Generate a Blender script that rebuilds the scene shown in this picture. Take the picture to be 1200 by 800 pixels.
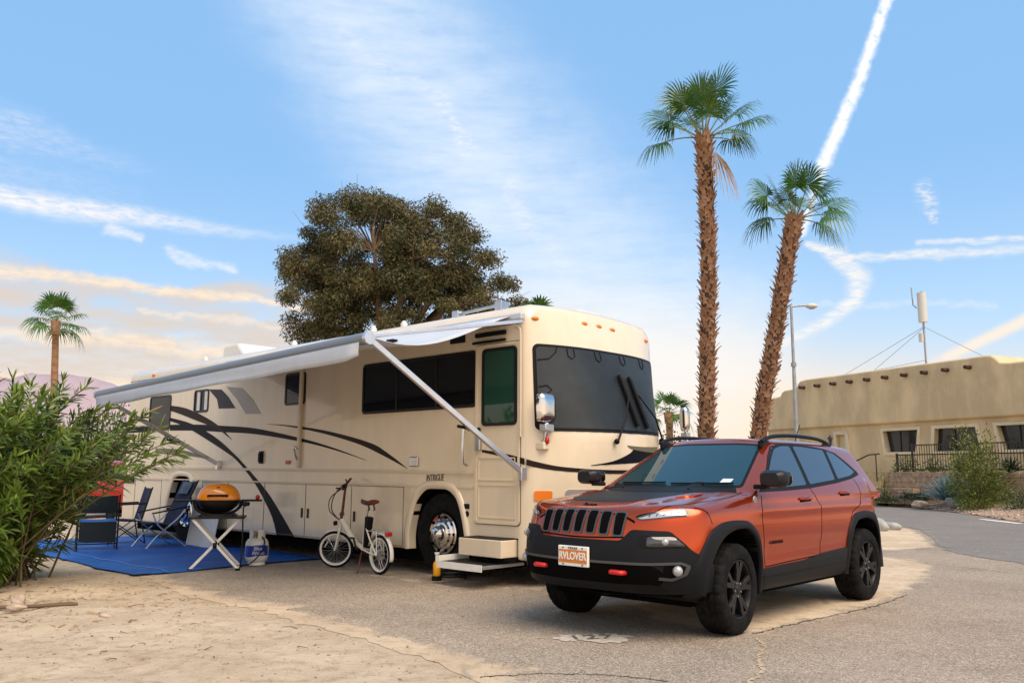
import bpy, bmesh, math, random
import numpy as np
from mathutils import Vector, Matrix
from mathutils.geometry import delaunay_2d_cdt
R = math.radians
rng = np.random.default_rng(7); random.seed(7)
for o in list(bpy.data.objects): bpy.data.objects.remove(o)
S = bpy.context.scene
COL = S.collection

# ------------------------------------------------------------------ camera
cd = bpy.data.cameras.new("camera"); cam = bpy.data.objects.new("camera", cd); COL.objects.link(cam)
cd.sensor_width = 36; cd.lens = 30.0; cd.clip_start = .05; cd.clip_end = 20000
cam.location = (0, 0, 1.32)
cam.rotation_euler = (Matrix.Rotation(R(90 + 8.55), 3, 'X') @ Matrix.Rotation(R(.28), 3, 'Z')).to_euler()
S.camera = cam
S.view_settings.view_transform = 'Standard'; S.view_settings.look = 'None'
S.view_settings.exposure = 0.74; S.view_settings.gamma = 1; S.view_settings.use_curve_mapping = False
try: S.cycles.max_bounces = 8
except Exception: pass

# ------------------------------------------------------------------ sun and sky
SUN_AZ, SUN_EL = 140.0, 56.0            # degrees clockwise from +Y: behind the camera, a little to the right
sl = bpy.data.lights.new("sun", 'SUN'); so = bpy.data.objects.new("sun", sl); COL.objects.link(so)
sl.energy = 2.75; sl.angle = R(50); sl.color = (1.0, .80, .58)
sd = Vector((math.sin(R(SUN_AZ)) * math.cos(R(SUN_EL)), math.cos(R(SUN_AZ)) * math.cos(R(SUN_EL)), math.sin(R(SUN_EL))))
so.rotation_euler = (-sd).to_track_quat('-Z', 'Y').to_euler(); so.location = (6, -14, 14)

W = bpy.data.worlds.new("World"); S.world = W; W.use_nodes = True
nt = W.node_tree; nt.nodes.clear()
def _sock(v):
    return v.s if isinstance(v, X) else v
class X:                                  # small expression wrapper round math nodes
    def __init__(self, s): self.s = s
    def _op(self, op, *a, clamp=False):
        n = nt.nodes.new('ShaderNodeMath'); n.operation = op; n.use_clamp = clamp
        for i, v in enumerate((self,) + a):
            v = _sock(v)
            if isinstance(v, (int, float)): n.inputs[i].default_value = v
            else: nt.links.new(v, n.inputs[i])
        return X(n.outputs[0])
    def __add__(s, o): return s._op('ADD', o)
    __radd__ = __add__
    def __sub__(s, o): return s._op('SUBTRACT', o)
    def __rsub__(s, o): return (s * -1) + o
    def __mul__(s, o): return s._op('MULTIPLY', o)
    __rmul__ = __mul__
    def __truediv__(s, o): return s._op('DIVIDE', o)
    def clamp(s): return s._op('ADD', 0.0, clamp=True)
    def sqrt(s): return s._op('SQRT')
    def max(s, o): return s._op('MAXIMUM', o)
    def pow(s, o): return s._op('POWER', o)
    def step(s, a, b):
        n = nt.nodes.new('ShaderNodeMapRange'); n.interpolation_type = 'SMOOTHERSTEP'
        nt.links.new(s.s, n.inputs[0]); n.inputs[1].default_value = a; n.inputs[2].default_value = b
        if a > b:
            n.inputs[1].default_value = b; n.inputs[2].default_value = a; n.inputs[3].default_value = 1; n.inputs[4].default_value = 0
        return X(n.outputs[0])
tc = nt.nodes.new('ShaderNodeTexCoord'); sx = nt.nodes.new('ShaderNodeSeparateXYZ'); nt.links.new(tc.outputs['Generated'], sx.inputs[0])
vx, vy, vz = (X(sx.outputs[i]) for i in range(3))
az = vx._op('ARCTAN2', vy) * 57.29578
el = vz._op('ARCSINE') * 57.29578
def noise(ax, ay, off=0., detail=5., rough=.55, dist=0., skew=0.):
    c = nt.nodes.new('ShaderNodeCombineXYZ'); nt.links.new(((az + el * skew) * ax).s, c.inputs[0]); nt.links.new((el * ay).s, c.inputs[1]); c.inputs[2].default_value = off
    n = nt.nodes.new('ShaderNodeTexNoise'); n.inputs['Scale'].default_value = 1; n.inputs['Detail'].default_value = detail
    n.inputs['Roughness'].default_value = rough; n.inputs['Distortion'].default_value = dist
    nt.links.new(c.outputs[0], n.inputs['Vector']); return X(n.outputs['Fac'])
sky = nt.nodes.new('ShaderNodeTexSky'); sky.sky_type = 'NISHITA'; sky.sun_disc = False
sky.sun_elevation = R(SUN_EL); sky.sun_rotation = R(SUN_AZ); sky.altitude = 300; sky.air_density = 1.0; sky.dust_density = .6; sky.ozone_density = 2.0
def mix(a, b, f):
    n = nt.nodes.new('ShaderNodeMix'); n.data_type = 'RGBA'
    nt.links.new(f.s, n.inputs['Factor'])
    for v, s in ((a, n.inputs['A']), (b, n.inputs['B'])):
        if isinstance(v, tuple): s.default_value = (*v, 1)
        else: nt.links.new(v, s)
    return n.outputs['Result']
wob = noise(.16, .28, 3.3, 4) - .5
wob2 = noise(.9, .9, 8.1, 5) - .5
def seg(a, b, w0, w1, wf=1.0, fade=0.):            # soft streak from a to b (azimuth, elevation), half-widths w0 at a, w1 at b
    (x0, y0), (x1, y1) = a, b; dx, dy = x1 - x0, y1 - y0; L2 = dx * dx + dy * dy
    px = az - x0 + wob * (2.0 * wf) + wob2 * (.8 * wf); py = el - y0 + wob * (1.6 * wf) + wob2 * (.8 * wf)
    t = ((px * dx + py * dy) * (1 / L2)).clamp()
    ex = px - t * dx; ey = py - t * dy
    d = (ex * ex + ey * ey).sqrt() / (t * (w1 - w0) + w0)
    q = d.step(1.35, 0.0); q = q * q; return q * (1 - t * fade) if fade else q
def union(*m):
    r = m[0]
    for q in m[1:]: r = r.max(q)
    return r
# base: Nishita, warmed towards the horizon as at dusk
K = 10.0                                   # colours below are divided by the background strength of 0.1
def kc(r, g, b): return (r * K, g * K, b * K)
front = vy.step(-.3, .35)
low = el.step(22, -1)
low2 = el.step(9.5, 0)
nz1 = noise(.05, .30, 1.0, 6, .6)
nz2 = noise(.16, .75, 5.0, 7, .62)
nzf = noise(1.0, 3.4, 2.0, 6, .65, .3, .35)
c = mix(sky.outputs[0], kc(.185, .36, .60), X(vz.s).step(-.2, .1) * .8)
c = mix(c, kc(.42, .54, .63), low * .85)
warm = (low2 * .9 + (el + (az * az) * .004).step(15, 3) * .45).clamp()
c = mix(c, kc(.68, .51, .35), warm * .95)
# thin high veil, denser in the middle of the view
veil = seg((-13, 31), (10, 7.5), 9, 12, 1.5) * nz2.step(-.25, .95) * .80
veil2 = seg((0, 9), (14, 6.0), 5, 7, 1.2) * .6
c = mix(c, kc(.53, .58, .64), veil)
c = mix(c, kc(.68, .60, .50), veil2 * (1 - warm * .6))
diag = union(seg((-6.1, 24.8), (-3.2, 21.2), .9, 1.0, 1.3) * nzf.step(.38, .68), seg((-.2, 18.8), (3.6, 12.8), .9, 1.3, 1.3, .7) * nzf.step(.25, .7) * .8,
             seg((-12, 28), (-6, 24.6), 1.1, 1.0, 1.2) * nzf.step(.35, .8) * .6)
c = mix(c, kc(.58, .58, .60), diag * .62)
# streaks on the left
tl = union(seg((-36, 19.8), (-24.0, 18.3), 2.2, .9, 1.2, .85) * .75, seg((-38, 17.2), (-25, 16.6), 2.4, 1.4, 1.3, .85) * .5) * nzf.step(.1, .95)
ls = union(seg((-40, 15.8), (-27, 15.3), 1.25, 1.0, .5), seg((-27, 15.3), (-14.5, 14.8), 1.0, .30, .5, .9), seg((-26.0, 14.4), (-24.4, 13.9), .6, .45, .8) * .7,
           seg((-22.6, 13.4), (-18.4, 12.7), .5, .5, .9) * .6)
c = mix(c, kc(.54, .55, .60), tl)
c = mix(c, kc(.68, .63, .59), ls * nzf.step(.0, .85) * .95)
# cloud bank low on the left: grey body with bright warm rims
bank = (el + wob * 5.0 + (az + 14)._op('MAXIMUM', 0.0) * 1.1).step(12.4, 11.2) * az.step(-8, -17)
c = mix(c, kc(.47, .40, .345), bank * nz2.step(.20, .70) * .92)
rim = union(seg((-40, 11.2), (-25, 11.3), .65, .6, .7), seg((-25, 11.3), (-13, 10.4), .6, .3, .7), seg((-40, 8.2), (-16, 7.2), .6, .7, 1.3) * .8, seg((-36, 5.3), (-14, 4.6), .7, .5, 1.2) * .7,
            seg((-24, 9.6), (-14, 9.0), .35, .3, 1.2) * .6)
c = mix(c, kc(.68, .54, .39), rim * nzf.step(.0, .85) * .95)
# the curved cloud and streaks on the right
cv = union(seg((19.6, 14.3), (21.4, 13.4), .35, .8, .5), seg((21.4, 13.4), (22.6, 11.9), .8, 1.0, .5), seg((22.6, 11.9), (22.2, 10.6), 1.0, .9, .5),
           seg((22.2, 10.6), (20.4, 9.3), .85, .6, .5) * .9, seg((20.4, 9.3), (17.2, 7.9), .6, .4, .6) * .7)
st = union(seg((22, 13.2), (27, 12.9), .42, .5, .6), seg((27, 12.9), (36, 12.7), .5, .5, .6, .5) * .9, seg((26.0, 13.7), (36, 13.1), .3, .25, .5) * .8,
           seg((20, 10.4), (30, 9.7), .3, .4, .8) * .3, seg((26.5, 16.9), (26.9, 14.9), .75, .4, .9) * nzf.step(.3, .6) * .8)
c = mix(c, kc(.68, .62, .55), union(cv, st * .9) * nzf.step(.05, .85) * .95)
# aircraft trails
pf = noise(1.6, 1.6, 4.0, 4) - .5
def trail(a, b, w0, w1):
    (x0, y0), (x1, y1) = a, b; dx, dy = x1 - x0, y1 - y0; L2 = dx * dx + dy * dy
    px = az - x0 + pf * .75; py = el - y0 + pf * .4
    t = ((px * dx + py * dy) * (1 / L2)).clamp(); ex = px - t * dx; ey = py - t * dy
    d = (ex * ex + ey * ey).sqrt() / (t * (w1 - w0) + w0)
    return d.step(1.3, .0)
tr = union(trail((26.3, 30.5), (23.3, 23.9), .40, .50), trail((23.3, 23.9), (20.8, 19.2), .50, .56), trail((20.8, 19.2), (19.3, 15.0), .52, .3) * .7)
tr2 = union(trail((36, 10.8), (31.0, 8.5), .55, .5), trail((31.0, 8.5), (27.2, 6.8), .5, .4), trail((27.2, 6.8), (22, 4.6), .4, .2) * .5)
c = mix(c, kc(.70, .69, .69), tr * noise(2.2, 2.2, 7, 4).step(.0, .6) * .95)
c = mix(c, kc(.62, .54, .45), tr2 * .9)
# the bright dusk behind the camera, where the sun has just gone behind thin cloud
glow = vy.step(.25, -.75) * el.step(75, 0)
c = mix(c, kc(1.75, 1.28, .82), glow * .30)
bg = nt.nodes.new('ShaderNodeBackground'); bg.inputs[1].default_value = .1; nt.links.new(c, bg.inputs[0])
wo = nt.nodes.new('ShaderNodeOutputWorld'); nt.links.new(bg.outputs[0], wo.inputs[0])

# ------------------------------------------------------------------ materials
def pin(p, n, v):
    if n in p.inputs: p.inputs[n].default_value = v
MATS = {}
def mat(name, col, rough=.6, metal=0., vary=.0, vscale=6., coat=0., spec=.5, bump=0., bscale=40., col2=None, trans=0., ior=1.45, bdist=.01, c2lo=.42, c2hi=.62, emit=None, sheen=0, coord='Object', scalev=(1, 1, 1), rvary=0.):
    m = bpy.data.materials.new(name); m.use_nodes = True; t = m.node_tree; p = t.nodes['Principled BSDF']
    p.inputs['Base Color'].default_value = (*col, 1); p.inputs['Roughness'].default_value = rough; p.inputs['Metallic'].default_value = metal
    pin(p, 'Coat Weight', coat); pin(p, 'Coat Roughness', .04); pin(p, 'Specular IOR Level', spec); pin(p, 'Transmission Weight', trans); pin(p, 'IOR', ior)
    if emit: pin(p, 'Emission Color', (*emit[0], 1)); pin(p, 'Emission Strength', emit[1])
    if vary or col2 or bump or rvary:
        tcn = t.nodes.new('ShaderNodeTexCoord'); mp = t.nodes.new('ShaderNodeMapping'); t.links.new(tcn.outputs[coord], mp.inputs[0]); mp.inputs['Scale'].default_value = scalev
    if vary or col2 or rvary:
        n = t.nodes.new('ShaderNodeTexNoise'); n.inputs['Scale'].default_value = vscale; n.inputs['Detail'].default_value = 6; n.inputs['Roughness'].default_value = .6; t.links.new(mp.outputs[0], n.inputs['Vector'])
        r = t.nodes.new('ShaderNodeMapRange'); r.inputs[1].default_value = c2lo; r.inputs[2].default_value = c2hi; t.links.new(n.outputs['Fac'], r.inputs[0])
        x = t.nodes.new('ShaderNodeMix'); x.data_type = 'RGBA'; t.links.new(r.outputs[0], x.inputs['Factor'])
        b2 = col2 if col2 else tuple(min(1, v * (1 + vary)) for v in col); a = col if col2 else tuple(v * (1 - vary) for v in col)
        x.inputs['A'].default_value = (*a, 1); x.inputs['B'].default_value = (*b2, 1); t.links.new(x.outputs['Result'], p.inputs['Base Color'])
        if rvary:
            rr = t.nodes.new('ShaderNodeMapRange'); rr.inputs[3].default_value = rough - rvary; rr.inputs[4].default_value = rough + rvary; rr.inputs[1].default_value = .35; rr.inputs[2].default_value = .65
            t.links.new(n.outputs['Fac'], rr.inputs[0]); t.links.new(rr.outputs[0], p.inputs['Roughness'])
    if bump:
        n2 = t.nodes.new('ShaderNodeTexNoise'); n2.inputs['Scale'].default_value = bscale; n2.inputs['Detail'].default_value = 5; t.links.new(mp.outputs[0], n2.inputs['Vector'])
        b = t.nodes.new('ShaderNodeBump'); b.inputs['Strength'].default_value = bump; b.inputs['Distance'].default_value = bdist; t.links.new(n2.outputs['Fac'], b.inputs['Height']); t.links.new(b.outputs[0], p.inputs['Normal'])
    MATS[name] = m; return m
mat('gelcoat', (.72, .615, .455), .20, coat=.6, vary=.05, vscale=1.6, rvary=.05, scalev=(2.2, 2.2, .5), c2lo=.35, c2hi=.7)
mat('seam', (.20, .155, .10), .7)
mat('gelcoat_edge', (.62, .53, .39), .35)
mat('black_glass', (.005, .006, .008), .03, spec=.4)
mat('door_glass', (.012, .05, .035), .03, spec=.6)
mat('shade_cloth', (.016, .022, .026), .5, vary=.3, vscale=1.5, spec=.45)
mat('rubber', (.009, .009, .010), .75, spec=.2, vary=.3, vscale=30)
mat('tyre', (.009, .009, .0095), .85, spec=.15, vary=.35, vscale=14, bump=.25, bscale=180)
mat('black_plastic', (.007, .0075, .008), .5, spec=.16, bump=.15, bscale=350, bdist=.002)
mat('grey_plastic', (.0085, .0095, .012), .46, spec=.18, bump=.2, bscale=400, bdist=.002)
mat('black_metal', (.009, .009, .0105), .38, spec=.35)
mat('satin_grey', (.085, .085, .09), .38, .5)
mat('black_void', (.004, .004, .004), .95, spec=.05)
mat('chrome', (.66, .65, .64), .10, 1.0)
mat('steel', (.55, .56, .58), .28, 1.0, vary=.1, vscale=8)
mat('alu', (.72, .73, .75), .30, .85, vary=.05)
mat('white_paint', (.74, .73, .68), .35, vary=.05)
mat('white_vinyl', (.62, .62, .60), .5, vary=.06, vscale=3)
mat('cream_paint', (.78, .74, .60), .28, coat=.4)
mat('navy_stripe', (.004, .005, .010), .45, spec=.12)
mat('brown_stripe', (.022, .013, .011), .45, spec=.14)
mat('grey_stripe', (.035, .035, .045), .4, spec=.18)
mat('pale_stripe', (.25, .23, .22), .28, coat=.4)
mat('khaki_stripe', (.13, .12, .08), .35, spec=.3)
mat('amber', (.75, .20, .02), .2, spec=.6)
mat('red_lens', (.45, .02, .015), .15, spec=.6)
mat('red_hook', (.55, .02, .02), .35)
mat('awning_case', (.55, .58, .62), .32, .35, vary=.04)
mat('awning_grey', (.20, .225, .26), .45, .3)
mat('awning_cloth', (.47, .51, .57), .7, vary=.04, vscale=2)
mat('car_paint', (.50, .056, .004), .20, .80, coat=.65, vary=.04, vscale=900)
mat('car_glass', (.080, .125, .17), .025, .62)
mat('screen_glass', (.026, .080, .10), .02, .55)
mat('decal_black', (.011, .013, .016), .42, spec=.25)
mat('lamp_glass', (.42, .44, .45), .06, .35, coat=1.0)
mat('lamp_dark', (.05, .05, .055), .10, .3, coat=1.0)
mat('plate_white', (.80, .78, .72), .4); mat('plate_orange', (.62, .20, .03), .4)
mat('sticker', (.6, .7, .8), .4)
mat('grill_orange', (.86, .27, .010), .25, coat=.6)
mat('leather', (.12, .030, .018), .5, vary=.2, vscale=20)
mat('cable', (.03, .008, .008), .5)
mat('navy_cloth', (.010, .016, .045), .8, vary=.3, vscale=10, bump=.2, bscale=200)
mat('slate_cloth', (.06, .09, .13), .8, vary=.2, vscale=10)
mat('blue_cloth', (.015, .09, .30), .8, vary=.25, vscale=8)
mat('mesh_cloth', (.010, .018, .022), .85)
mat('mat_blue', (.002, .085, .36), .62, vary=.18, vscale=1.6, bump=.35, bscale=5, bdist=.03)
mat('mat_line', (.16, .26, .55), .6)
mat('tank_white', (.70, .69, .63), .38, vary=.05, vscale=5); mat('tank_blue', (.010, .035, .30), .4)
mat('tank_green', (.03, .20, .07), .5)
mat('yellow', (.75, .33, .01), .4)
mat('brass', (.45, .28, .12), .4, .8)
mat('stucco', (.60, .465, .27), .9, vary=.13, vscale=.9, scalev=(1, 1, .45), bump=.35, bscale=14, bdist=.02)
mat('stucco_trim', (.66, .56, .38), .9, vary=.06, vscale=.8, bump=.3, bscale=14)
mat('viga', (.060, .025, .014), .8, vary=.3, vscale=5)
mat('window_glass', (.018, .022, .024), .04, spec=.6)
mat('interior', (.30, .24, .17), .8)
mat('fence_metal', (.035, .03, .028), .5)
mat('block', (.40, .28, .18), .95, vary=.22, vscale=6, bump=.6, bscale=25, bdist=.03)
mat('step_concrete', (.46, .34, .18), .9, vary=.1)
mat('galv', (.33, .34, .35), .5, .5, vary=.1)
mat('antenna_grey', (.55, .55, .52), .5)
mat('leaf', (.076, .130, .014), .45, vary=.4, vscale=2.5, c2lo=.35, c2hi=.65)
mat('leaf_light', (.155, .21, .028), .42, vary=.25, vscale=3)
mat('leaf_dry', (.20, .12, .04), .7)
mat('stem', (.10, .075, .035), .8, vary=.2)
mat('gum_leaf', (.118, .098, .032), .6, col2=(.060, .064, .021), vscale=.9, c2lo=.42, c2hi=.6)
mat('bark', (.24, .16, .10), .9, col2=(.11, .075, .05), vscale=2.0, bump=.6, bscale=8, bdist=.05, scalev=(1, 1, .3))
mat('palm_leaf', (.028, .105, .014), .42, col2=(.075, .150, .016), vscale=1.8)
mat('palm_petiole', (.16, .17, .05), .5)
mat('palm_dead', (.36, .20, .07), .8, vary=.25)
mat('palm_boot', (.27, .135, .072), .85, col2=(.46, .28, .17), vscale=5, c2lo=.4, c2hi=.65)
mat('palm_core', (.055, .030, .018), .95)
mat('palm_trunk', (.34, .18, .09), .9, col2=(.20, .11, .06), vscale=2.0, scalev=(1, 1, 4))
mat('agave', (.10, .20, .23), .5, vary=.1)
mat('shrub', (.055, .090, .022), .55, vary=.35, vscale=3); mat('shrub_dark', (.020, .042, .016), .55, vary=.3, vscale=3); mat('shrub_olive', (.12, .15, .022), .6, vary=.3, vscale=3)
mat('rock', (.42, .33, .25), .9, vary=.2, vscale=4, bump=.5, bscale=10); mat('rock_grey', (.33, .34, .33), .85, vary=.15, vscale=4)
mat('pebble', (.40, .31, .22), .9, col2=(.22, .17, .13), vscale=9, coord='Object'); mat('twig', (.14, .09, .055), .9); mat('dead_leaf', (.34, .21, .09), .8)
mat('hose', (.012, .012, .012), .5)
mat('car_red', (.35, .015, .012), .25, coat=.8)
mat('hazy_mountain', (.37, .30, .34), 1.0, vary=.05, vscale=.004, spec=0)  # distance haze put into the base colour as pale mauve, no haze volume
mat('hazy_mountain_pink', (.42, .31, .30), 1.0, spec=0)  # farther ridge: haze likewise put into its pinkish base colour
mat('ink', (.03, .026, .024), .5)
mat('number_white', (.50, .45, .38), .8, vary=.2, vscale=20); mat('number_dark', (.13, .11, .09), .8)
mat('road_white', (.70, .68, .62), .7)
# ------------------------------------------------------------------ mesh helpers
class MB:
    """collects verts and faces (with material slots) and links them as ONE mesh object"""
    def __init__(s): s.v = []; s.f = []; s.m = []; s.cur = 0
    def add(s, verts, faces):
        b = len(s.v); s.v += [tuple(v) for v in verts]
        for f in faces: s.f.append(tuple(i + b for i in f)); s.m.append(s.cur)
        return s
    def box(s, a, b, rot=None, piv=None):
        (x0, y0, z0), (x1, y1, z1) = a, b
        vs = [Vector(p) for p in ((x0, y0, z0), (x1, y0, z0), (x1, y1, z0), (x0, y1, z0), (x0, y0, z1), (x1, y0, z1), (x1, y1, z1), (x0, y1, z1))]
        if rot is not None:
            c = Vector(piv) if piv else (vs[0] + vs[6]) / 2
            vs = [c + rot @ (v - c) for v in vs]
        return s.add(vs, [(0, 3, 2, 1), (4, 5, 6, 7), (0, 1, 5, 4), (1, 2, 6, 5), (2, 3, 7, 6), (3, 0, 4, 7)])
    def tube(s, pts, r, n=10, cap=True, flat=None):
        pts = [Vector(p) for p in pts]; rs = r if isinstance(r, (list, tuple)) else [r] * len(pts)
        rings = []; up = None
        for i, p in enumerate(pts):
            d = (pts[min(i + 1, len(pts) - 1)] - pts[max(i - 1, 0)]).normalized()
            if up is None:
                up = Vector((0, 0, 1)) if abs(d.z) < .9 else Vector((1, 0, 0))
            u = (up - d * up.dot(d)).normalized(); w = d.cross(u); up = u
            rings.append([p + (u * math.cos(2 * math.pi * k / n) * (flat or 1) + w * math.sin(2 * math.pi * k / n)) * rs[i] for k in range(n)])
        vs = [v for rg in rings for v in rg]; fs = []
        for i in range(len(pts) - 1):
            for k in range(n): fs.append((i * n + k, i * n + (k + 1) % n, (i + 1) * n + (k + 1) % n, (i + 1) * n + k))
        if cap: fs += [tuple(range(n - 1, -1, -1)), tuple((len(pts) - 1) * n + k for k in range(n))]
        return s.add(vs, fs)
    def bar(s, a, b, w, h, up=(0, 0, 1)):
        a, b = Vector(a), Vector(b); d = (b - a).normalized(); up = Vector(up)
        if abs(d.dot(up)) > .95: up = Vector((1, 0, 0))
        u = (up - d * up.dot(d)).normalized() * h / 2; q = d.cross(u).normalized() * w / 2
        vs = [p + i * q + j * u for p in (a, b) for i, j in ((-1, -1), (1, -1), (1, 1), (-1, 1))]
        return s.add(vs, [(3, 2, 1, 0), (4, 5, 6, 7), (0, 1, 5, 4), (1, 2, 6, 5), (2, 3, 7, 6), (3, 0, 4, 7)])
    def lathe(s, prof, n=32, axis='Z', c=(0, 0, 0), closed=False):
        c = Vector(c); vs = []; fs = []; m = len(prof)
        for k in range(n):
            a = 2 * math.pi * k / n; ca, sa = math.cos(a), math.sin(a)
            for (r, h) in prof:
                vs.append(c + (Vector((r * ca, r * sa, h)) if axis == 'Z' else Vector((r * ca, h, r * sa)) if axis == 'Y' else Vector((h, r * ca, r * sa))))
        for k in range(n):
            k2 = (k + 1) % n
            for i in range(m if closed else m - 1): fs.append((k * m + i, k2 * m + i, k2 * m + (i + 1) % m, k * m + (i + 1) % m))
        return s.add(vs, fs)
    def prism(s, poly, d0, d1, plane='xz'):
        n = len(poly)
        def P(p, d): return (p[0], d, p[1]) if plane == 'xz' else (p[0], p[1], d) if plane == 'xy' else (d, p[0], p[1])
        vs = [P(p, d0) for p in poly] + [P(p, d1) for p in poly]
        fs = [tuple(range(n)), tuple(range(2 * n - 1, n - 1, -1))] + [(i, i + n, (i + 1) % n + n, (i + 1) % n) for i in range(n)]
        return s.add(vs, fs)
    def grid(s, rows, closed_u=False):
        m = len(rows[0]); vs = [v for r in rows for v in r]; fs = []
        for i in range(len(rows) - 1):
            for j in range(m if closed_u else m - 1): fs.append((i * m + j, i * m + (j + 1) % m, (i + 1) * m + (j + 1) % m, (i + 1) * m + j))
        return s.add(vs, fs)
    def ball(s, c, r, n=12, m=8):
        c = Vector(c); rr = r if isinstance(r, (tuple, list)) else (r, r, r)
        rows = [[c + Vector((rr[0] * math.sin(math.pi * i / m) * math.cos(2 * math.pi * k / n), rr[1] * math.sin(math.pi * i / m) * math.sin(2 * math.pi * k / n), rr[2] * math.cos(math.pi * i / m))) for k in range(n)] for i in range(m + 1)]
        return s.grid(rows, True)
    def build(s, name, mats, parent=None, smooth=40, bevel=0, fix=True):
        me = bpy.data.meshes.new(name); me.from_pydata(s.v, [], s.f)
        ms = mats if isinstance(mats, (list, tuple)) else [mats]
        for k in ms: me.materials.append(MATS[k])
        if len(ms) > 1: me.polygons.foreach_set('material_index', s.m)
        if fix:
            bm = bmesh.new(); bm.from_mesh(me); bmesh.ops.remove_doubles(bm, verts=bm.verts, dist=1e-5); bmesh.ops.recalc_face_normals(bm, faces=bm.faces)
            bm.to_mesh(me); bm.free()
        return link(name, me, parent, smooth, bevel)
def link(name, me, parent=None, smooth=40, bevel=0):
    o = bpy.data.objects.new(name, me); COL.objects.link(o)
    if smooth:
        me.polygons.foreach_set('use_smooth', [True] * len(me.polygons)); me.set_sharp_from_angle(angle=R(smooth))
    if bevel:
        b = o.modifiers.new('bevel', 'BEVEL'); b.width = bevel; b.segments = 2; b.limit_method = 'ANGLE'; b.angle_limit = R(40); b.harden_normals = False
    if parent: o.parent = parent
    return o
def np_mesh(name, V, F, mats, parent=None, midx=None, smooth=False):
    V = np.asarray(V, np.float32); F = np.asarray(F, np.int32)
    me = bpy.data.meshes.new(name); me.vertices.add(len(V)); me.vertices.foreach_set('co', V.ravel())
    k = F.shape[1]; me.loops.add(F.size); me.loops.foreach_set('vertex_index', F.ravel())
    me.polygons.add(len(F)); me.polygons.foreach_set('loop_start', np.arange(0, F.size, k, dtype=np.int32))
    for m in (mats if isinstance(mats, (list, tuple)) else [mats]): me.materials.append(MATS[m])
    if midx is not None: me.polygons.foreach_set('material_index', np.asarray(midx, np.int32))
    if smooth: me.polygons.foreach_set('use_smooth', np.ones(len(F), bool))
    me.update(calc_edges=True); me.validate()
    o = bpy.data.objects.new(name, me); COL.objects.link(o)
    if parent: o.parent = parent
    return o
def tag(o, label=None, cat=None, group=None, kind=None):
    if label: o['label'] = label
    if cat: o['category'] = cat
    if group: o['group'] = group
    if kind: o['kind'] = kind
    return o
def thing(name, label, cat, loc=(0, 0, 0), rz=0., group=None):
    o = bpy.data.objects.new(name, None); COL.objects.link(o); o.empty_display_size = .2
    o.location = loc; o.rotation_euler = (0, 0, R(rz)); return tag(o, label, cat, group)
def copy_tree(o, parent=None):
    c = o.copy(); COL.objects.link(c)
    if parent: c.parent = parent
    for ch in o.children: copy_tree(ch, c)
    return c
def text(name, body, size, m, parent, M, depth=.002, align='CENTER', shear=0., sx=1., offs=0.):
    cu = bpy.data.curves.new(name, 'FONT'); cu.body = body; cu.size = size; cu.extrude = depth / 2; cu.align_x = align; cu.align_y = 'CENTER'; cu.shear = shear; cu.offset = offs
    t = bpy.data.objects.new(name + '_tmp', cu); COL.objects.link(t)
    bpy.context.view_layer.update()
    me = bpy.data.meshes.new_from_object(t.evaluated_get(bpy.context.evaluated_depsgraph_get()))
    bpy.data.objects.remove(t); me.name = name
    me.transform(M @ Matrix.Diagonal((sx, 1, 1, 1))); me.materials.clear(); me.materials.append(MATS[m])
    return link(name, me, parent, 0)
def frame(origin, xa, ya):
    x = Vector(xa).normalized(); y = Vector(ya); y = (y - x * y.dot(x)).normalized(); z = x.cross(y)
    return Matrix(((x.x, y.x, z.x, origin[0]), (x.y, y.y, z.y, origin[1]), (x.z, y.z, z.z, origin[2]), (0, 0, 0, 1)))
def cut(o, cutters):
    for c in cutters:
        m = o.modifiers.new('cut', 'BOOLEAN'); m.operation = 'DIFFERENCE'; m.object = c; m.solver = 'EXACT'
    bpy.context.view_layer.update()
    me = bpy.data.meshes.new_from_object(o.evaluated_get(bpy.context.evaluated_depsgraph_get()))
    o.modifiers.clear(); old = o.data; o.data = me; bpy.data.meshes.remove(old)
    for c in cutters:
        d = c.data; bpy.data.objects.remove(c); bpy.data.meshes.remove(d)
def resample(path, n):
    P = np.array(path, float); d = np.r_[0, np.cumsum(np.linalg.norm(np.diff(P, axis=0), axis=1))]; t = np.linspace(0, d[-1], n)
    return np.stack([np.interp(t, d, P[:, k]) for k in range(P.shape[1])], 1)
def smooth_path(path, n=40, closed=False):
    """Catmull-Rom through the points"""
    P = [np.array(p, float) for p in path]; out = []; L = len(P); segs = L if closed else L - 1
    for i in range(segs):
        g = (lambda k: P[k % L]) if closed else (lambda k: P[min(max(k, 0), L - 1)])
        p0, p1, p2, p3 = g(i - 1), g(i), g(i + 1), g(i + 2)
        for k in range(max(2, n // segs)):
            t = k / max(2, n // segs)
            out.append(.5 * ((2 * p1) + (-p0 + p2) * t + (2 * p0 - 5 * p1 + 4 * p2 - p3) * t * t + (-p0 + 3 * p1 - 3 * p2 + p3) * t ** 3))
    if not closed: out.append(P[-1])
    return [tuple(float(v) for v in p) for p in out]
def rrect(x0, z0, x1, z1, r, n=5):
    pts = []
    for cx, cz, a0 in ((x1 - r, z1 - r, 0), (x0 + r, z1 - r, 90), (x0 + r, z0 + r, 180), (x1 - r, z0 + r, 270)):
        for k in range(n + 1):
            a = R(a0 + 90 * k / n); pts.append((cx + r * math.cos(a), cz + r * math.sin(a)))
    return pts
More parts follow.
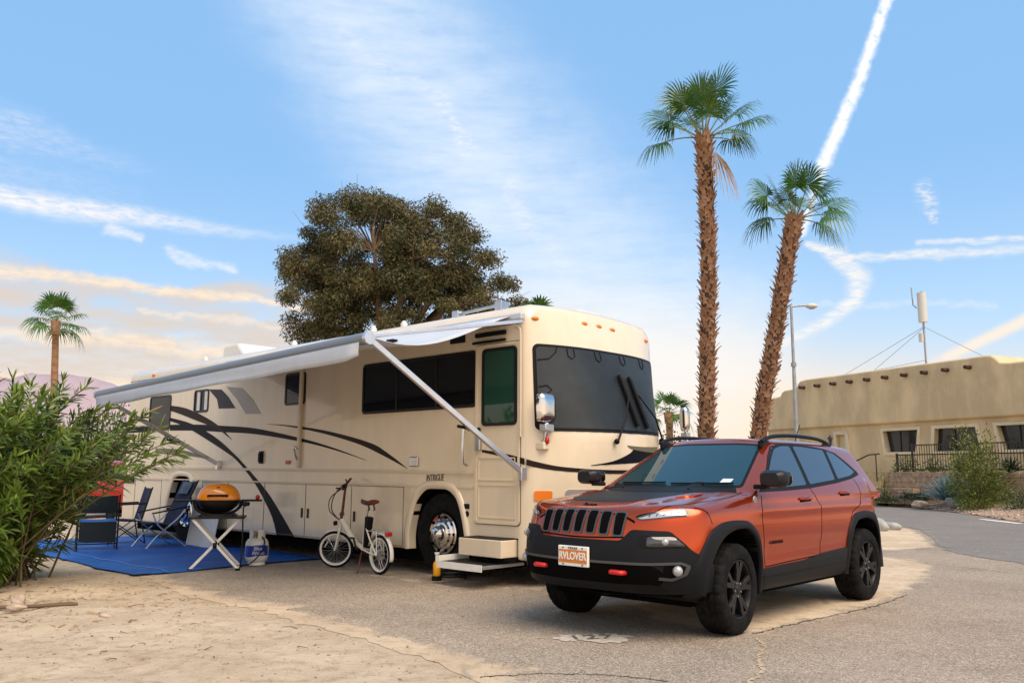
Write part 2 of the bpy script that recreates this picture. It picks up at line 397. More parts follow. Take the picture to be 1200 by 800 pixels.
def round_poly(poly, r, n=4):
    out = []; L = len(poly)
    for i in range(L):
        p0, p, p1 = Vector(poly[i - 1]), Vector(poly[i]), Vector(poly[(i + 1) % L])
        a = min(r, (p0 - p).length * .45, (p1 - p).length * .45)
        A = p + (p0 - p).normalized() * a; B = p + (p1 - p).normalized() * a
        for k in range(n + 1):
            t = k / n; q = A * (1 - t) ** 2 + p * 2 * t * (1 - t) + B * t * t; out.append((q.x, q.y))
    return out
def inside(poly, P):
    P = np.asarray(P, float); r = np.zeros(len(P), bool); q = np.array(poly, float); j = len(q) - 1
    for i in range(len(q)):
        with np.errstate(divide='ignore', invalid='ignore'):
            c = ((q[i, 1] > P[:, 1]) != (q[j, 1] > P[:, 1])) & (P[:, 0] < (q[j, 0] - q[i, 0]) * (P[:, 1] - q[i, 1]) / (q[j, 1] - q[i, 1] + 1e-12) + q[i, 0])
        r ^= c; j = i
    return r
def fill_poly(poly, sp):
    """triangulated polygon with interior points every sp; returns 2-D verts, faces, number of border points"""
    bd = []
    L = len(poly)
    for i in range(L):
        a, b = np.array(poly[i], float), np.array(poly[(i + 1) % L], float); n = max(1, int(np.linalg.norm(b - a) / sp))
        for k in range(n): bd.append(a + (b - a) * k / n)
    bd = np.array(bd); lo, hi = bd.min(0), bd.max(0)
    gx, gy = np.meshgrid(np.arange(lo[0] + sp * .5, hi[0], sp), np.arange(lo[1] + sp * .5, hi[1], sp)); g = np.stack([gx.ravel(), gy.ravel()], 1)
    if len(g):
        g = g[inside(poly, g)]
        if len(g):
            d = np.sqrt(((g[:, None] - bd[None]) ** 2).sum(2)).min(1); g = g[d > sp * .45]
    pts = np.vstack([bd, g]) if len(g) else bd; nb = len(bd)
    v, e, f, *_ = delaunay_2d_cdt([Vector(p) for p in pts], [(i, (i + 1) % nb) for i in range(nb)], [list(range(nb))], 1, 1e-7)
    return np.array([tuple(q) for q in v]), [tuple(q) for q in f]
def border_edges(F):
    cnt = {}
    for f in F:
        for i in range(len(f)):
            a, b = f[i], f[(i + 1) % len(f)]; k = (min(a, b), max(a, b)); cnt.setdefault(k, []).append((a, b))
    return [v[0] for v in cnt.values() if len(v) == 1]

# ------------------------------------------------------------------ surfaces given as implicit functions (vehicle shells)
def smax(a, b, k):
    h = np.maximum(k - np.abs(a - b), 0) / k; return np.maximum(a, b) + h * h * k * .25
def smin(a, b, k): return -smax(-a, -b, k)
def sst(x, a, b):
    t = np.clip((x - a) / (b - a), 0, 1); return t * t * (3 - 2 * t)
def hit(f, O, D, tmax):
    """first crossing along rays from inside, bisection"""
    lo = np.zeros(len(O)); hi = np.full(len(O), tmax)
    for _ in range(34):
        m = (lo + hi) / 2; q = O + D * m[:, None]; ins = f(q[:, 0], q[:, 1], q[:, 2]) < 0
        lo = np.where(ins, m, lo); hi = np.where(ins, hi, m)
    return O + D * ((lo + hi) / 2)[:, None]
def normals(f, P, e=.004):
    n = np.stack([f(P[:, 0] + e * (k == 0), P[:, 1] + e * (k == 1), P[:, 2] + e * (k == 2)) - f(P[:, 0] - e * (k == 0), P[:, 1] - e * (k == 1), P[:, 2] - e * (k == 2)) for k in range(3)], 1)
    return n / (np.linalg.norm(n, axis=1)[:, None] + 1e-9)
class Skin:
    """projects outlines on to the shell f = 0 from the side, the front, the top or round the nose"""
    def __init__(s, f, side_y0=0., front_x0=0., top_z0=.8, nose=(-.1, 0.)): s.f = f; s.a = (side_y0, front_x0, top_z0, nose)
    def project(s, V, mode):
        n = len(V); z = np.zeros(n)
        if mode in ('left', 'right'):
            sg = -1 if mode == 'left' else 1
            return hit(s.f, np.stack([V[:, 0], z + s.a[0], V[:, 1]], 1), np.tile((0, sg, 0), (n, 1)).astype(float), 2.)
        if mode == 'front': return hit(s.f, np.stack([z + s.a[1], V[:, 0], V[:, 1]], 1), np.tile((-1., 0, 0), (n, 1)), 3.)
        if mode == 'rear': return hit(s.f, np.stack([z + s.a[1] + 2, V[:, 0], V[:, 1]], 1), np.tile((1., 0, 0), (n, 1)), 3.)
        if mode == 'top': return hit(s.f, np.stack([V[:, 0], V[:, 1], z + s.a[2]], 1), np.tile((0., 0, 1), (n, 1)), 3.)
        a = np.radians(V[:, 0] * 100); x0, y0 = s.a[3]          # 'nose': first coordinate is the bearing in degrees / 100
        return hit(s.f, np.stack([z + x0, z + y0, V[:, 1]], 1), np.stack([-np.cos(a), np.sin(a), z], 1), 3.)
    def patch(s, mb, poly, mode, h=.003, sp=.05, depth=.012, dome=0.):
        V, F = fill_poly(poly, sp); P = s.project(V, mode); N = normals(s.f, P)
        hh = np.full(len(P), h)
        be = border_edges(F)
        if dome:
            bp = V[sorted({a for e in be for a in e})]; d = np.sqrt(((V[:, None] - bp[None]) ** 2).sum(2)).min(1); hh = h + dome * np.sqrt(np.clip(d / (d.max() + 1e-6), 0, 1))
        T = P + N * hh[:, None]; B = P - N * depth; n = len(T)
        mb.add(list(map(tuple, T)) + list(map(tuple, B)), F + [(b, a, a + n, b + n) for a, b in be]); return mb
    def strip(s, mb, path, mode, w=.006, h=.0015, n=40, depth=.004):
        P2 = resample(path, n); d = np.gradient(P2, axis=0); d /= np.linalg.norm(d, axis=1)[:, None] + 1e-9; q = np.stack([-d[:, 1], d[:, 0]], 1) * w / 2
        if mode == 'nose': q[:, 0] *= 1.1
        A = s.project(P2 + q, mode); B = s.project(P2 - q, mode); NA = normals(s.f, A); NB = normals(s.f, B)
        rows = [A - NA * depth, A + NA * h, B + NB * h, B - NB * depth]
        return mb.grid([[tuple(r[i]) for r in rows] for i in range(n)])
# ------------------------------------------------------------------ ground materials (world coordinates, objects sit at the origin)
def ground_mat(name, kind):
    m = bpy.data.materials.new(name); m.use_nodes = True; t = m.node_tree; p = t.nodes['Principled BSDF']; p.inputs['Roughness'].default_value = .92; pin(p, 'Specular IOR Level', .25)
    tcn = t.nodes.new('ShaderNodeTexCoord'); co = tcn.outputs['Object']
    def nz(scale, det=5, ro=.6, src=co):
        n = t.nodes.new('ShaderNodeTexNoise'); n.inputs['Scale'].default_value = scale; n.inputs['Detail'].default_value = det; n.inputs['Roughness'].default_value = ro; t.links.new(src, n.inputs['Vector']); return n.outputs['Fac']
    def rng_(s, a, b, c=0., d=1.):
        n = t.nodes.new('ShaderNodeMapRange'); t.links.new(s, n.inputs[0])
        for i, v in enumerate((a, b, c, d)): n.inputs[i + 1].default_value = v
        return n.outputs[0]
    def mx(f, a, b, mode='MIX'):
        n = t.nodes.new('ShaderNodeMix'); n.data_type = 'RGBA'; n.blend_type = mode
        if isinstance(f, float): n.inputs['Factor'].default_value = f
        else: t.links.new(f, n.inputs['Factor'])
        for v, s in ((a, n.inputs['A']), (b, n.inputs['B'])):
            if isinstance(v, tuple): s.default_value = (*v, 1)
            else: t.links.new(v, s)
        return n.outputs['Result']
    def mth(op, a, b=0.):
        n = t.nodes.new('ShaderNodeMath'); n.operation = op
        for i, v in enumerate((a, b)):
            if isinstance(v, float): n.inputs[i].default_value = v
            else: t.links.new(v, n.inputs[i])
        return n.outputs[0]
    def vor(scale):
        n = t.nodes.new('ShaderNodeTexVoronoi'); n.inputs['Scale'].default_value = scale; n.feature = 'F1'; t.links.new(co, n.inputs['Vector'])
        s = t.nodes.new('ShaderNodeSeparateColor'); t.links.new(n.outputs['Color'], s.inputs[0]); return n.outputs['Distance'], s.outputs[0], s.outputs[1]
    # sand
    sc = mx(rng_(nz(.9, 6), .38, .62), (.475, .37, .255), (.60, .49, .355))
    sc = mx(mth('MULTIPLY', rng_(nz(7., 6, .7), .50, .68), .75), sc, (.33, .235, .14))
    sc = mx(mth('MULTIPLY', rng_(nz(60., 3, .7), .55, .75), .55), sc, (.70, .60, .44))
    sc = mx(mth('MULTIPLY', rng_(nz(45., 4, .75, co), .60, .70), .6), sc, (.20, .14, .085))
    sh = mth('ADD', mth('MULTIPLY', nz(9., 6, .65), .7), mth('MULTIPLY', nz(70., 4, .7), .25))
    if kind == 'sand': col, hgt, dist = sc, sh, .085
    else:
        d1, r1, g1 = vor(85.); d2, r2, g2 = vor(190.)
        big = rng_(nz(.55, 6, .62), .36, .64)
        if kind == 'pad': base = mx(big, (.225, .176, .128), (.335, .27, .203)); lo, hi = (.075, .060, .048), (.66, .58, .48)
        else: base = mx(big, (.15, .14, .132), (.20, .187, .174)); lo, hi = (.08, .075, .072), (.36, .335, .31)
        a = mx(rng_(r1, .60, .80), base, hi); a = mx(rng_(g1, .66, .80), a, lo); a = mx(.45, a, mx(rng_(r2, .4, .7), lo, hi))
        a = mx(.38, a, base); a = mx(mth('MULTIPLY', rng_(nz(1.6, 7, .7), .52, .72), .35), a, (.12, .098, .078))
        at = t.nodes.new('ShaderNodeAttribute'); at.attribute_name = 'sandy'
        f = mth('ADD', at.outputs['Fac'], mth('MULTIPLY', mth('SUBTRACT', nz(2.6, 8, .68), .5), 1.5)); f = mth('ADD', f, mth('MULTIPLY', mth('SUBTRACT', nz(38., 3, .7), .5), .8))
        f = rng_(f, .39, .63)
        col = mx(f, a, sc); n = t.nodes.new('ShaderNodeMix'); n.data_type = 'FLOAT'
        hgt = mth('ADD', mth('MULTIPLY', d1, -.55), mth('MULTIPLY', d2, -.25)); dist = .010 if kind == 'pad' else .006
        if kind == 'pad':                      # old cracks
            wv = t.nodes.new('ShaderNodeTexVoronoi'); wv.feature = 'DISTANCE_TO_EDGE'; wv.inputs['Scale'].default_value = .33
            wp = t.nodes.new('ShaderNodeVectorMath'); wp.operation = 'ADD'; nn = t.nodes.new('ShaderNodeTexNoise'); nn.inputs['Scale'].default_value = 2.2; nn.inputs['Detail'].default_value = 6
            t.links.new(co, nn.inputs['Vector']); ms = t.nodes.new('ShaderNodeVectorMath'); ms.operation = 'SCALE'; ms.inputs['Scale'].default_value = .55; t.links.new(nn.outputs['Color'], ms.inputs[0])
            t.links.new(co, wp.inputs[0]); t.links.new(ms.outputs[0], wp.inputs[1]); t.links.new(wp.outputs[0], wv.inputs['Vector'])
            cr = mth('MULTIPLY', rng_(wv.outputs['Distance'], .010, .002), rng_(nz(.8, 3), .44, .52)); col = mx(mth('MULTIPLY', cr, .75), col, (.30, .25, .19)); hgt = mth('SUBTRACT', hgt, mth('MULTIPLY', cr, .5))
    t.links.new(col, p.inputs['Base Color'])
    b = t.nodes.new('ShaderNodeBump'); b.inputs['Strength'].default_value = .75; b.inputs['Distance'].default_value = dist; t.links.new(hgt, b.inputs['Height']); t.links.new(b.outputs[0], p.inputs['Normal'])
    MATS[name] = m
ground_mat('sand', 'sand'); ground_mat('old_asphalt', 'pad'); ground_mat('road_asphalt', 'road')

SAND_LINE = [(-11, 21), (-7.4, 14.6), (-4.57, 10.85), (-3.33, 9.15), (-2.32, 8.33), (-1.83, 7.66), (-1.25, 7.10), (-.59, 6.27), (-.23, 5.71), (.0, 5.2), (.25, 4.2), (.3, 1.5)]
ROAD_NEAR = [(4, 62), (8, 40), (9.9, 27), (9.73, 22.51), (9.44, 20.25), (8.6, 17.8), (7.77, 16.04), (7.31, 14.39), (7.35, 13.44), (7.6, 12.6), (9.0, 10.6), (13, 8.2), (30, 4)]
ROAD_FAR = [(34, 9), (20, 14.2), (15.2, 18.5), (13.9, 21.4), (13.6, 23.58), (14.25, 26.68), (14.7, 30.05), (14.8, 32.80), (15.3, 36.14), (15.5, 45), (13, 62)]
def seg_dist(P, path):
    P = np.asarray(P, float); d = np.full(len(P), 1e9); sd_ = np.zeros(len(P))
    for a, b in zip(path[:-1], path[1:]):
        a, b = np.array(a, float), np.array(b, float); ab = b - a; t = np.clip(((P - a) @ ab) / (ab @ ab), 0, 1); q = P - (a + t[:, None] * ab); dd = np.hypot(q[:, 0], q[:, 1])
        cr = ab[0] * (P[:, 1] - a[1]) - ab[1] * (P[:, 0] - a[0]); m = dd < d; d = np.where(m, dd, d); sd_ = np.where(m, np.sign(cr), sd_)
    return d, sd_
def axis_pts(dense, far):
    a, b, st = dense; x = list(np.arange(a, b + 1e-6, st)); g = st
    lo, hi = a, b
    while hi < far: g *= 1.35; hi += g; x.append(hi)
    g = st
    while lo > -far: g *= 1.35; lo -= g; x.insert(0, lo)
    return np.array(x)
def vnoise(x, y, s, seed=0):                 # small value noise for real undulation
    r = np.random.default_rng(seed).random((64, 64)); x = x * s; y = y * s; xi = np.floor(x).astype(int); yi = np.floor(y).astype(int); fx = x - xi; fy = y - yi
    fx = fx * fx * (3 - 2 * fx); fy = fy * fy * (3 - 2 * fy); g = lambda i, j: r[(xi + i) % 64, (yi + j) % 64]
    return (g(0, 0) * (1 - fx) + g(1, 0) * fx) * (1 - fy) + (g(0, 1) * (1 - fx) + g(1, 1) * fx) * fy
gx = axis_pts((-8., 1., .05), 7000); gy = axis_pts((3., 11.5, .05), 7000)
GX, GY = np.meshgrid(gx, gy, indexing='ij'); P = np.stack([GX.ravel(), GY.ravel()], 1)
d, sg = seg_dist(P, SAND_LINE); side = np.where(sg > 0, -d, d)          # negative where the pad lies... resolved below
x, y = P[:, 0], P[:, 1]
sandside = np.where(sg < 0, d, 0) if seg_dist(np.array([[-4., 6.]]), SAND_LINE)[1][0] < 0 else np.where(sg > 0, d, 0)
near = (np.abs(x + 4) < 9) & (y > 1) & (y < 14)
amp = np.clip(sandside / .8, 0, 1) * near
def sand_h(x, y): return .045 * vnoise(x, y, 1.3, 1) + .030 * vnoise(x, y, 3.7, 2) + .016 * vnoise(x, y, 9., 3) + .008 * vnoise(x, y, 17., 4)
Z = amp * (sand_h(x, y) - .012) - .004
nyy = len(gy); ii, jj = np.meshgrid(np.arange(len(gx) - 1), np.arange(nyy - 1), indexing='ij'); q = (ii * nyy + jj).ravel()
tag(np_mesh('ground', np.c_[P, Z], np.stack([q, q + nyy, q + nyy + 1, q + 1], 1), 'sand', smooth=True), kind='structure')
def height(x, y):
    dd, s_ = seg_dist(np.array([[x, y]]), SAND_LINE); ref = seg_dist(np.array([[-4., 6.]]), SAND_LINE)[1][0]
    return float((min(1, dd[0] / .8) * (sand_h(np.array([x]), np.array([y]))[0] - .012)) if s_[0] == ref else 0) - .004

def sheet(name, outline, z, sp, m, attr=None, jitter=.0, jn=.12):
    pts = []
    for i in range(len(outline)):
        a, b = np.array(outline[i], float), np.array(outline[(i + 1) % len(outline)], float); L = np.linalg.norm(b - a); n = max(1, min(160, int(L / jn))); nn = np.array([-(b - a)[1], (b - a)[0]]) / (L + 1e-9)
        for k in range(n): pts.append(a + (b - a) * k / n + nn * rng.normal(0, jitter))
    V, F = fill_poly([tuple(p) for p in pts], sp)
    me = bpy.data.meshes.new(name); me.from_pydata([(v[0], v[1], z) for v in V], [], F); me.materials.append(MATS[m])
    if attr is not None:
        at = me.attributes.new('sandy', 'FLOAT', 'POINT'); at.data.foreach_set('value', attr(V).astype(np.float32))
    bm = bmesh.new(); bm.from_mesh(me); bmesh.ops.recalc_face_normals(bm, faces=bm.faces)
    if bm.faces and sum(f.normal.z for f in bm.faces) < 0: bmesh.ops.reverse_faces(bm, faces=bm.faces)
    bm.to_mesh(me); bm.free()
    return tag(link(name, me, None, 0), kind='structure')
SAND_BED = [(1.5, 7.5), (2.1, 7.35), (2.84, 8.14), (3.94, 9.23), (5.3, 11.2), (6.0, 12.6), (6.1, 13.6), (5.2, 14.0), (3.4, 13.0), (2.2, 10.6), (1.2, 8.8)]
SAND_WEDGE = [(9.6, 23.5), (9.3, 20.3), (8.4, 17.8), (7.5, 15.6), (6.6, 14.95), (5.2, 15.2), (5.5, 19), (7, 24)]
def pad_sandy(V):
    d, s_ = seg_dist(V, SAND_LINE); a = np.exp(-d / .42) * .95
    for poly, w in ((SAND_BED, .28), (SAND_WEDGE, .18)):
        dd, _ = seg_dist(V, poly + [poly[0]]); a = np.maximum(a, np.where(inside(poly, V), .5 + .5 * np.clip(dd / w, 0, 1), .5 - .5 * np.clip(dd / w, 0, 1)))
    under = inside([(-9, 18), (-.3, 9.5), (2.5, 11), (-6, 21)], V)         # dusty ground below the motorhome
    return np.maximum(a, under * .42)
sheet('parking_pad', [(p[0], p[1]) for p in SAND_LINE] + [(5, 1.5), (16, 2), (12.5, 8.5), (9.2, 10.8), (8.0, 12.7), (7.8, 14.2), (8.2, 15.8), (9.1, 17.6), (9.9, 20), (10.2, 22.5), (9.5, 26), (2, 27), (-6, 26)], .0, .16, 'old_asphalt', pad_sandy, .03)
sheet('road', ROAD_NEAR + ROAD_FAR, .006, .9, 'road_asphalt', lambda V: np.exp(-np.minimum(seg_dist(V, ROAD_NEAR)[0], seg_dist(V, ROAD_FAR)[0]) / .3) * .35, .035, .2)
# painted marks and pale patches on the roadway
for nm, a, b, w in (('road_marking', (13.30, 24.6), (13.22, 22.6), .22),):
    u = np.array(b) - np.array(a); nrm = np.array([-u[1], u[0]]) / np.linalg.norm(u) * w / 2
    sheet(nm, [tuple(np.array(a) + nrm), tuple(np.array(b) + nrm), tuple(np.array(b) - nrm), tuple(np.array(a) - nrm)], .011, .5, 'road_white', None, .012, .1)
# worn pitch number stencilled on the pad: pale ground with dark digits
patch_ = sheet('painted_patch', [(.34, 7.05), (.46, 7.20), (.62, 7.18), (.80, 7.27), (.98, 7.13), (.90, 7.02), (.93, 6.93), (.74, 6.86), (.56, 6.95), (.44, 6.93)], .0045, .1, 'number_white', None, .022, .03)
text('painted_number', '127', .22, 'number_dark', None, frame((.64, 7.07, .0095), (.80, .12, 0), (-.3, .95, 0)), .001, sx=1.15); o = bpy.data.objects['painted_number']; tag(o, kind='structure')

def crack(pts, w, m='sand'):
    P_ = resample(smooth_path(pts, 40), 70); P_ += rng.normal(0, .012, P_.shape); d_ = np.gradient(P_, axis=0); d_ /= np.linalg.norm(d_, axis=1)[:, None]; q_ = np.stack([-d_[:, 1], d_[:, 0]], 1) * (np.abs(rng.normal(w, w * .5, (70, 1))) + .003)
    o_ = MB().grid([[(a[0] + b[0], a[1] + b[1], .0035), (a[0] - b[0], a[1] - b[1], .0035)] for a, b in zip(P_, q_)]).build('pavement_crack', m, None, 0, fix=False); tag(o_, kind='structure')
mat('crack_dark', (.09, .07, .05), .95)
crack([(1.97, 7.12), (1.93, 6.75), (1.77, 6.38), (1.70, 6.0), (1.52, 5.64), (1.40, 5.1)], .011)
crack([(2.0, 7.30), (2.7, 7.95), (3.5, 8.65), (4.3, 9.55)], .006, 'crack_dark'); crack([(-.2, 5.75), (.25, 5.86), (.7, 5.80), (1.0, 5.66)], .003, 'crack_dark')
crack([(5.75, 13.9), (6.0, 13.4), (6.1, 12.7), (6.5, 12.2), (6.7, 11.6)], .018)
# hills far off on the left
def ridge(name, pts, y, dpt, m, seed):
    r = np.random.default_rng(seed); xs = np.linspace(pts[0][0], pts[-1][0], 120); hz = np.interp(xs, [p[0] for p in pts], [p[1] for p in pts]); rows = []
    for k, (fy, fh) in enumerate(((-1, 0), (-.7, .25), (-.4, .55), (-.15, .85), (0, 1), (.4, .6), (1, 0))):
        rows.append([(x_, y + fy * dpt, max(-2, h * fh * (1 + (.05 if 0 < fh < 1 else .010) * math.sin(x_ * .021 + k * 1.7) + (.03 if 0 < fh < 1 else .006) * r.normal())) - 1) for x_, h in zip(xs, hz)])
    o = MB().grid(rows).build(name, m, None, 0); tag(o, kind='structure'); o.data.polygons.foreach_set('use_smooth', [True] * len(o.data.polygons)); return o
ridge('hills', [(-2600, 60), (-2100, 150), (-1950, 235), (-1800, 300), (-1700, 330), (-1560, 332), (-1400, 292), (-1250, 232), (-1050, 185), (-700, 120), (-200, 60), (300, 10)], 3000, 420, 'hazy_mountain', 3)
ridge('far_hills', [(-4400, 150), (-3500, 330), (-3050, 460), (-2850, 505), (-2600, 480), (-2200, 380), (-1400, 270), (-600, 150), (200, 20)], 4700, 500, 'hazy_mountain_pink', 5)

# ------------------------------------------------------------------ the stucco building, its terrace, wall and planting
BLD = thing('stucco_building', 'tan stucco building with rounded parapet and a row of dark beam ends', 'building', (18.434, 33., 0), 112.97)
prof = [(-14, 0), (-14, 5.41), (-1.1, 5.41)] + [(-.75 + .0, 5.47), (-.55, 5.68), (-.37, 5.78), (-.1, 5.80), (9.8, 5.80), (10.15, 5.75), (10.33, 5.62), (10.42, 5.42), (11.30, 5.38), (11.50, 5.30), (11.62, 5.12), (12.4, 5.02), (12.95, 5.0), (12.95, 0)]
up = [(p[0], max(p[1], 3.40)) for p in prof]
wall_up = MB().prism(up, .16, -9).build('parapet', 'stucco', BLD, 40, .07)
wall_lo = MB().prism([(-13.9, 0), (-13.9, 3.40), (12.85, 3.40), (12.85, 0)], 0, -8.8).build('wall', 'stucco', BLD, 40)
wins = [[(5.22, 3.08), (3.36, 3.08), (3.52, 2.16), (5.06, 2.16)], [(2.48, 3.08), (.62, 3.08), (.46, 2.16), (2.64, 2.16)][:0] or [(2.50, 3.08), (.62, 3.08), (.46, 2.16), (2.62, 2.16)], [(-.30, 3.08), (-2.2, 3.08), (-2.1, 2.16), (-.52, 2.16)], [(-3.1, 3.08), (-5.0, 3.08), (-5.1, 2.16), (-2.95, 2.16)]]
door = [(8.02, 1.33), (8.02, 3.02), (7.46, 3.02), (7.40, 1.33)]
cut(wall_lo, [MB().prism(w, .1, -.32).build('cutter', 'stucco', BLD, 0) for w in wins + [door]])
wall_lo.data.set_sharp_from_angle(angle=R(30))
for w in wins:
    fr = MB(); c = (sum(p[0] for p in w) / 4, sum(p[1] for p in w) / 4)
    g = .16
    out = [(p[0] + math.copysign(g, p[0] - c[0]), p[1] + math.copysign(g * .8, p[1] - c[1])) for p in w]
    n = 4
    for i in range(n):
        j = (i + 1) % n; fr.prism([w[i], w[j], out[j], out[i]], .055, -.03)
    f = fr.build('window', 'stucco_trim', BLD, 0, .015); tag(f)
    MB().prism(w, -.20, -.22).build('pane', 'window_glass', f, 0)
    s = MB()
    xm = c[0] + .18
    s.box((xm - .02, -.19, w[2][1]), (xm + .02, -.16, w[0][1])); 
    s.build('mullion', 'fence_metal', f, 0)
fr = MB(); out = [(8.18, 1.33), (8.18, 3.18), (7.28, 3.18), (7.14, 1.33)]
for i in range(3): fr.prism([door[i], door[i + 1], out[i + 1], out[i]], .06, -.03)
f = fr.build('door', 'stucco_trim', BLD, 0, .015)
MB().prism(door, -.18, -.24).build('door_leaf', 'stucco_trim', f, 0)
for k in range(14):                           # projecting round beam ends, one a metre
    b = MB().tube([(9.85 - 1.035 * k, .0, 5.41), (9.85 - 1.035 * k, .30, 5.40), (9.85 - 1.035 * k, .46, 5.40)], [.085, .085, .08], 10)
    if 9.85 - 1.035 * k < -.3: continue
    b.build('beam_end', 'viga', BLD)
cap = MB(); 
# terrace and block retaining wall
TER = MB(); TER.box((-14, 0.003, 0), (9, 3.0, 1.315)); tag(TER.build('terrace', 'step_concrete', BLD, 0), None)
to_w = Matrix.Translation((18.434, 33., 0)) @ Matrix.Rotation(R(112.97), 4, 'Z')
RW = thing('retaining_wall', 'long low wall of tan concrete blocks in front of the terrace', 'wall', (18.434, 33., 0), 112.97)
blocks = MB(); r = random.Random(4)
for lv in range(6):
    z0 = .12 + lv * .2; x_ = -12 + (lv % 2) * .22
    while x_ < 2.2 if lv < 5 else x_ < 2.2:
        w_ = .43; j = r.uniform(-.015, .015)
        blocks.box((x_ + .006, 3.004, z0 + .004), (min(x_ + w_, 2.25), 3.22 + j - lv * .012, z0 + .196)); x_ += .44
blocks.box((-12, 3.002, 0), (2.25, 3.10, 1.315)); blocks.build('blockwork', 'block', RW, 0, .012)
low_ = MB()
for lv in range(3):
    x_ = .55 + (lv % 2) * .2
    while x_ < 2.6:
        low_.box((x_ + .006, 3.24, .12 + lv * .2 + .004), (x_ + .43, 3.62 - lv * .015 + r.uniform(-.015, .015), .12 + lv * .2 + .196)); x_ += .44
lo_ = low_.build('lower_tier', 'block', RW, 0, .012)
ST = thing('garden_steps', 'pale concrete steps with landing beside the block wall', 'steps', tuple(to_w @ Vector((3.1, 3.0, 0))), 112.97)
for k in range(7): MB().box((-.78, -.3, 0), (.85, .04 + .30 * (6 - k) * .62, .19 * (k + 1) - .02)).build('step', 'step_concrete', ST, 0, .012) if k < 6 else None
HR = thing('handrail', 'dark metal handrail sloping down beside the steps', 'handrail', tuple(to_w @ Vector((2.42, 3.2, 0))), 112.97)
MB().tube([(-.0, .0, 2.02), (.32, .25, 1.98), (1.55, 1.15, 1.22)], .03, 8).build('rail', 'fence_metal', HR)
for p, zt, zb in (((.12, .09), 2.02, .9), ((1.05, .78), 1.52, .3)): MB().tube([(p[0], p[1], zb), (p[0], p[1], zt - .02)], .025, 8).build('post', 'fence_metal', HR)
FE = thing('railing_fence', 'dark metal railing of thin pickets along the terrace edge', 'fence', tuple(to_w @ Vector((0, 2.75, 1.315))), 112.97)
for z_ in (1.02, .66, .10): MB().bar((-11.5, 0, z_), (1.25 if z_ > .9 else 2.0, 0, z_), .045, .045).build('rail', 'fence_metal', FE, 0)
for k in range(5): MB().bar((1.25 - 2.6 * k, 0.0, .0), (1.25 - 2.6 * k, 0.0, 1.08), .06, .06).build('post', 'fence_metal', FE, 0)
MB().bar((2.0, 0, 0), (2.0, 0, .72), .06, .06).build('post', 'fence_metal', FE, 0)
pk = MB()
for k in range(118):
    x_ = 1.94 - k * .114
    pk.bar((x_, .0, .06), (x_, 0, 1.0 if x_ < 1.2 else .66), .017, .017)
pk.build('picket', 'fence_metal', FE, 0)
LP = thing('lamp_post', 'short black post lantern by the building door', 'lamp', tuple(to_w @ Vector((6.75, 1.6, 1.315))), 112.97)
MB().lathe([(.0, 0), (.09, 0), (.09, .1), (.05, .16), (.04, 1.15), (.06, 1.2), (0, 1.2)], 12).build('post', 'black_metal', LP)
MB().lathe([(0, 1.2), (.06, 1.2), (.10, 1.45), (0, 1.45)], 6).build('lantern', 'lamp_dark', LP, 20)
MB().lathe([(.13, 1.45), (.10, 1.52), (.03, 1.56), (.02, 1.63), (0, 1.64)], 6).build('cap', 'black_metal', LP, 20)
AN = thing('antenna_mast', 'guyed antenna mast with grey panel above the building roof', 'antenna', tuple(to_w @ Vector((4.98, -2.6, 5.85))), 112.97)
pole_ = MB().tube([(0, 0, -.2), (0.0, 0, 3.7)], .045, 8).build('mast', 'galv', AN)
MB().lathe([(0, 2.25), (.20, 2.25), (.20, 3.62), (0, 3.62)], 14, c=(-.03, .05, 0)).build('panel', 'antenna_grey', AN)
MB().tube([(.25, .1, 2.95), (.42, .1, 3.15)], .03, 6).tube([(.42, .1, 3.1), (.46, .1, 3.95)], .03, 6).build('whip', 'galv', AN)
MB().box((-.02, .06, 1.35), (.16, .2, 1.75)).build('radio_box', 'antenna_grey', AN, 0, .02)
for (x_, y_, zt) in ((5.3, .4, 2.05), (2.2, 1.2, 2.0), (-1.1, 1.2, 2.0), (-3.6, .3, 2.05), (3.2, 1.6, .5), (-1.5, 1.6, .5)):
    MB().tube([(0, 0, zt), (x_, y_, 0.02)], .012, 5).build('guy_wire', 'galv', AN)
# gravel bed
gv = []
fe = [(34, 9.05), (20, 14.3), (15.2, 18.6), (13.95, 21.45), (13.68, 23.58), (14.33, 26.68), (14.78, 30.05), (14.9, 32.80), (15.4, 36.14), (15.6, 40)]
fe = resample(fe, 60); bk = resample([tuple((to_w @ Vector((-26, 3.1, 0)))[:2]), tuple((to_w @ Vector((5.5, 3.1, 0)))[:2])], 60)
rows = [[(a[0] * (1 - t) + b[0] * t, a[1] * (1 - t) + b[1] * t, .012 + .30 * t + (.03 * rng.random() if 0 < t < 1 else 0)) for t in np.linspace(0, 1, 9)] for a, b in zip(fe, bk)]
mat('gravel', (.42, .30, .22), .95, col2=(.26, .175, .13), vscale=5., c2lo=.4, c2hi=.6, bump=1., bscale=9, bdist=.08)
tag(MB().grid(rows).build('gravel_bed', 'gravel', None, 30), kind='structure')
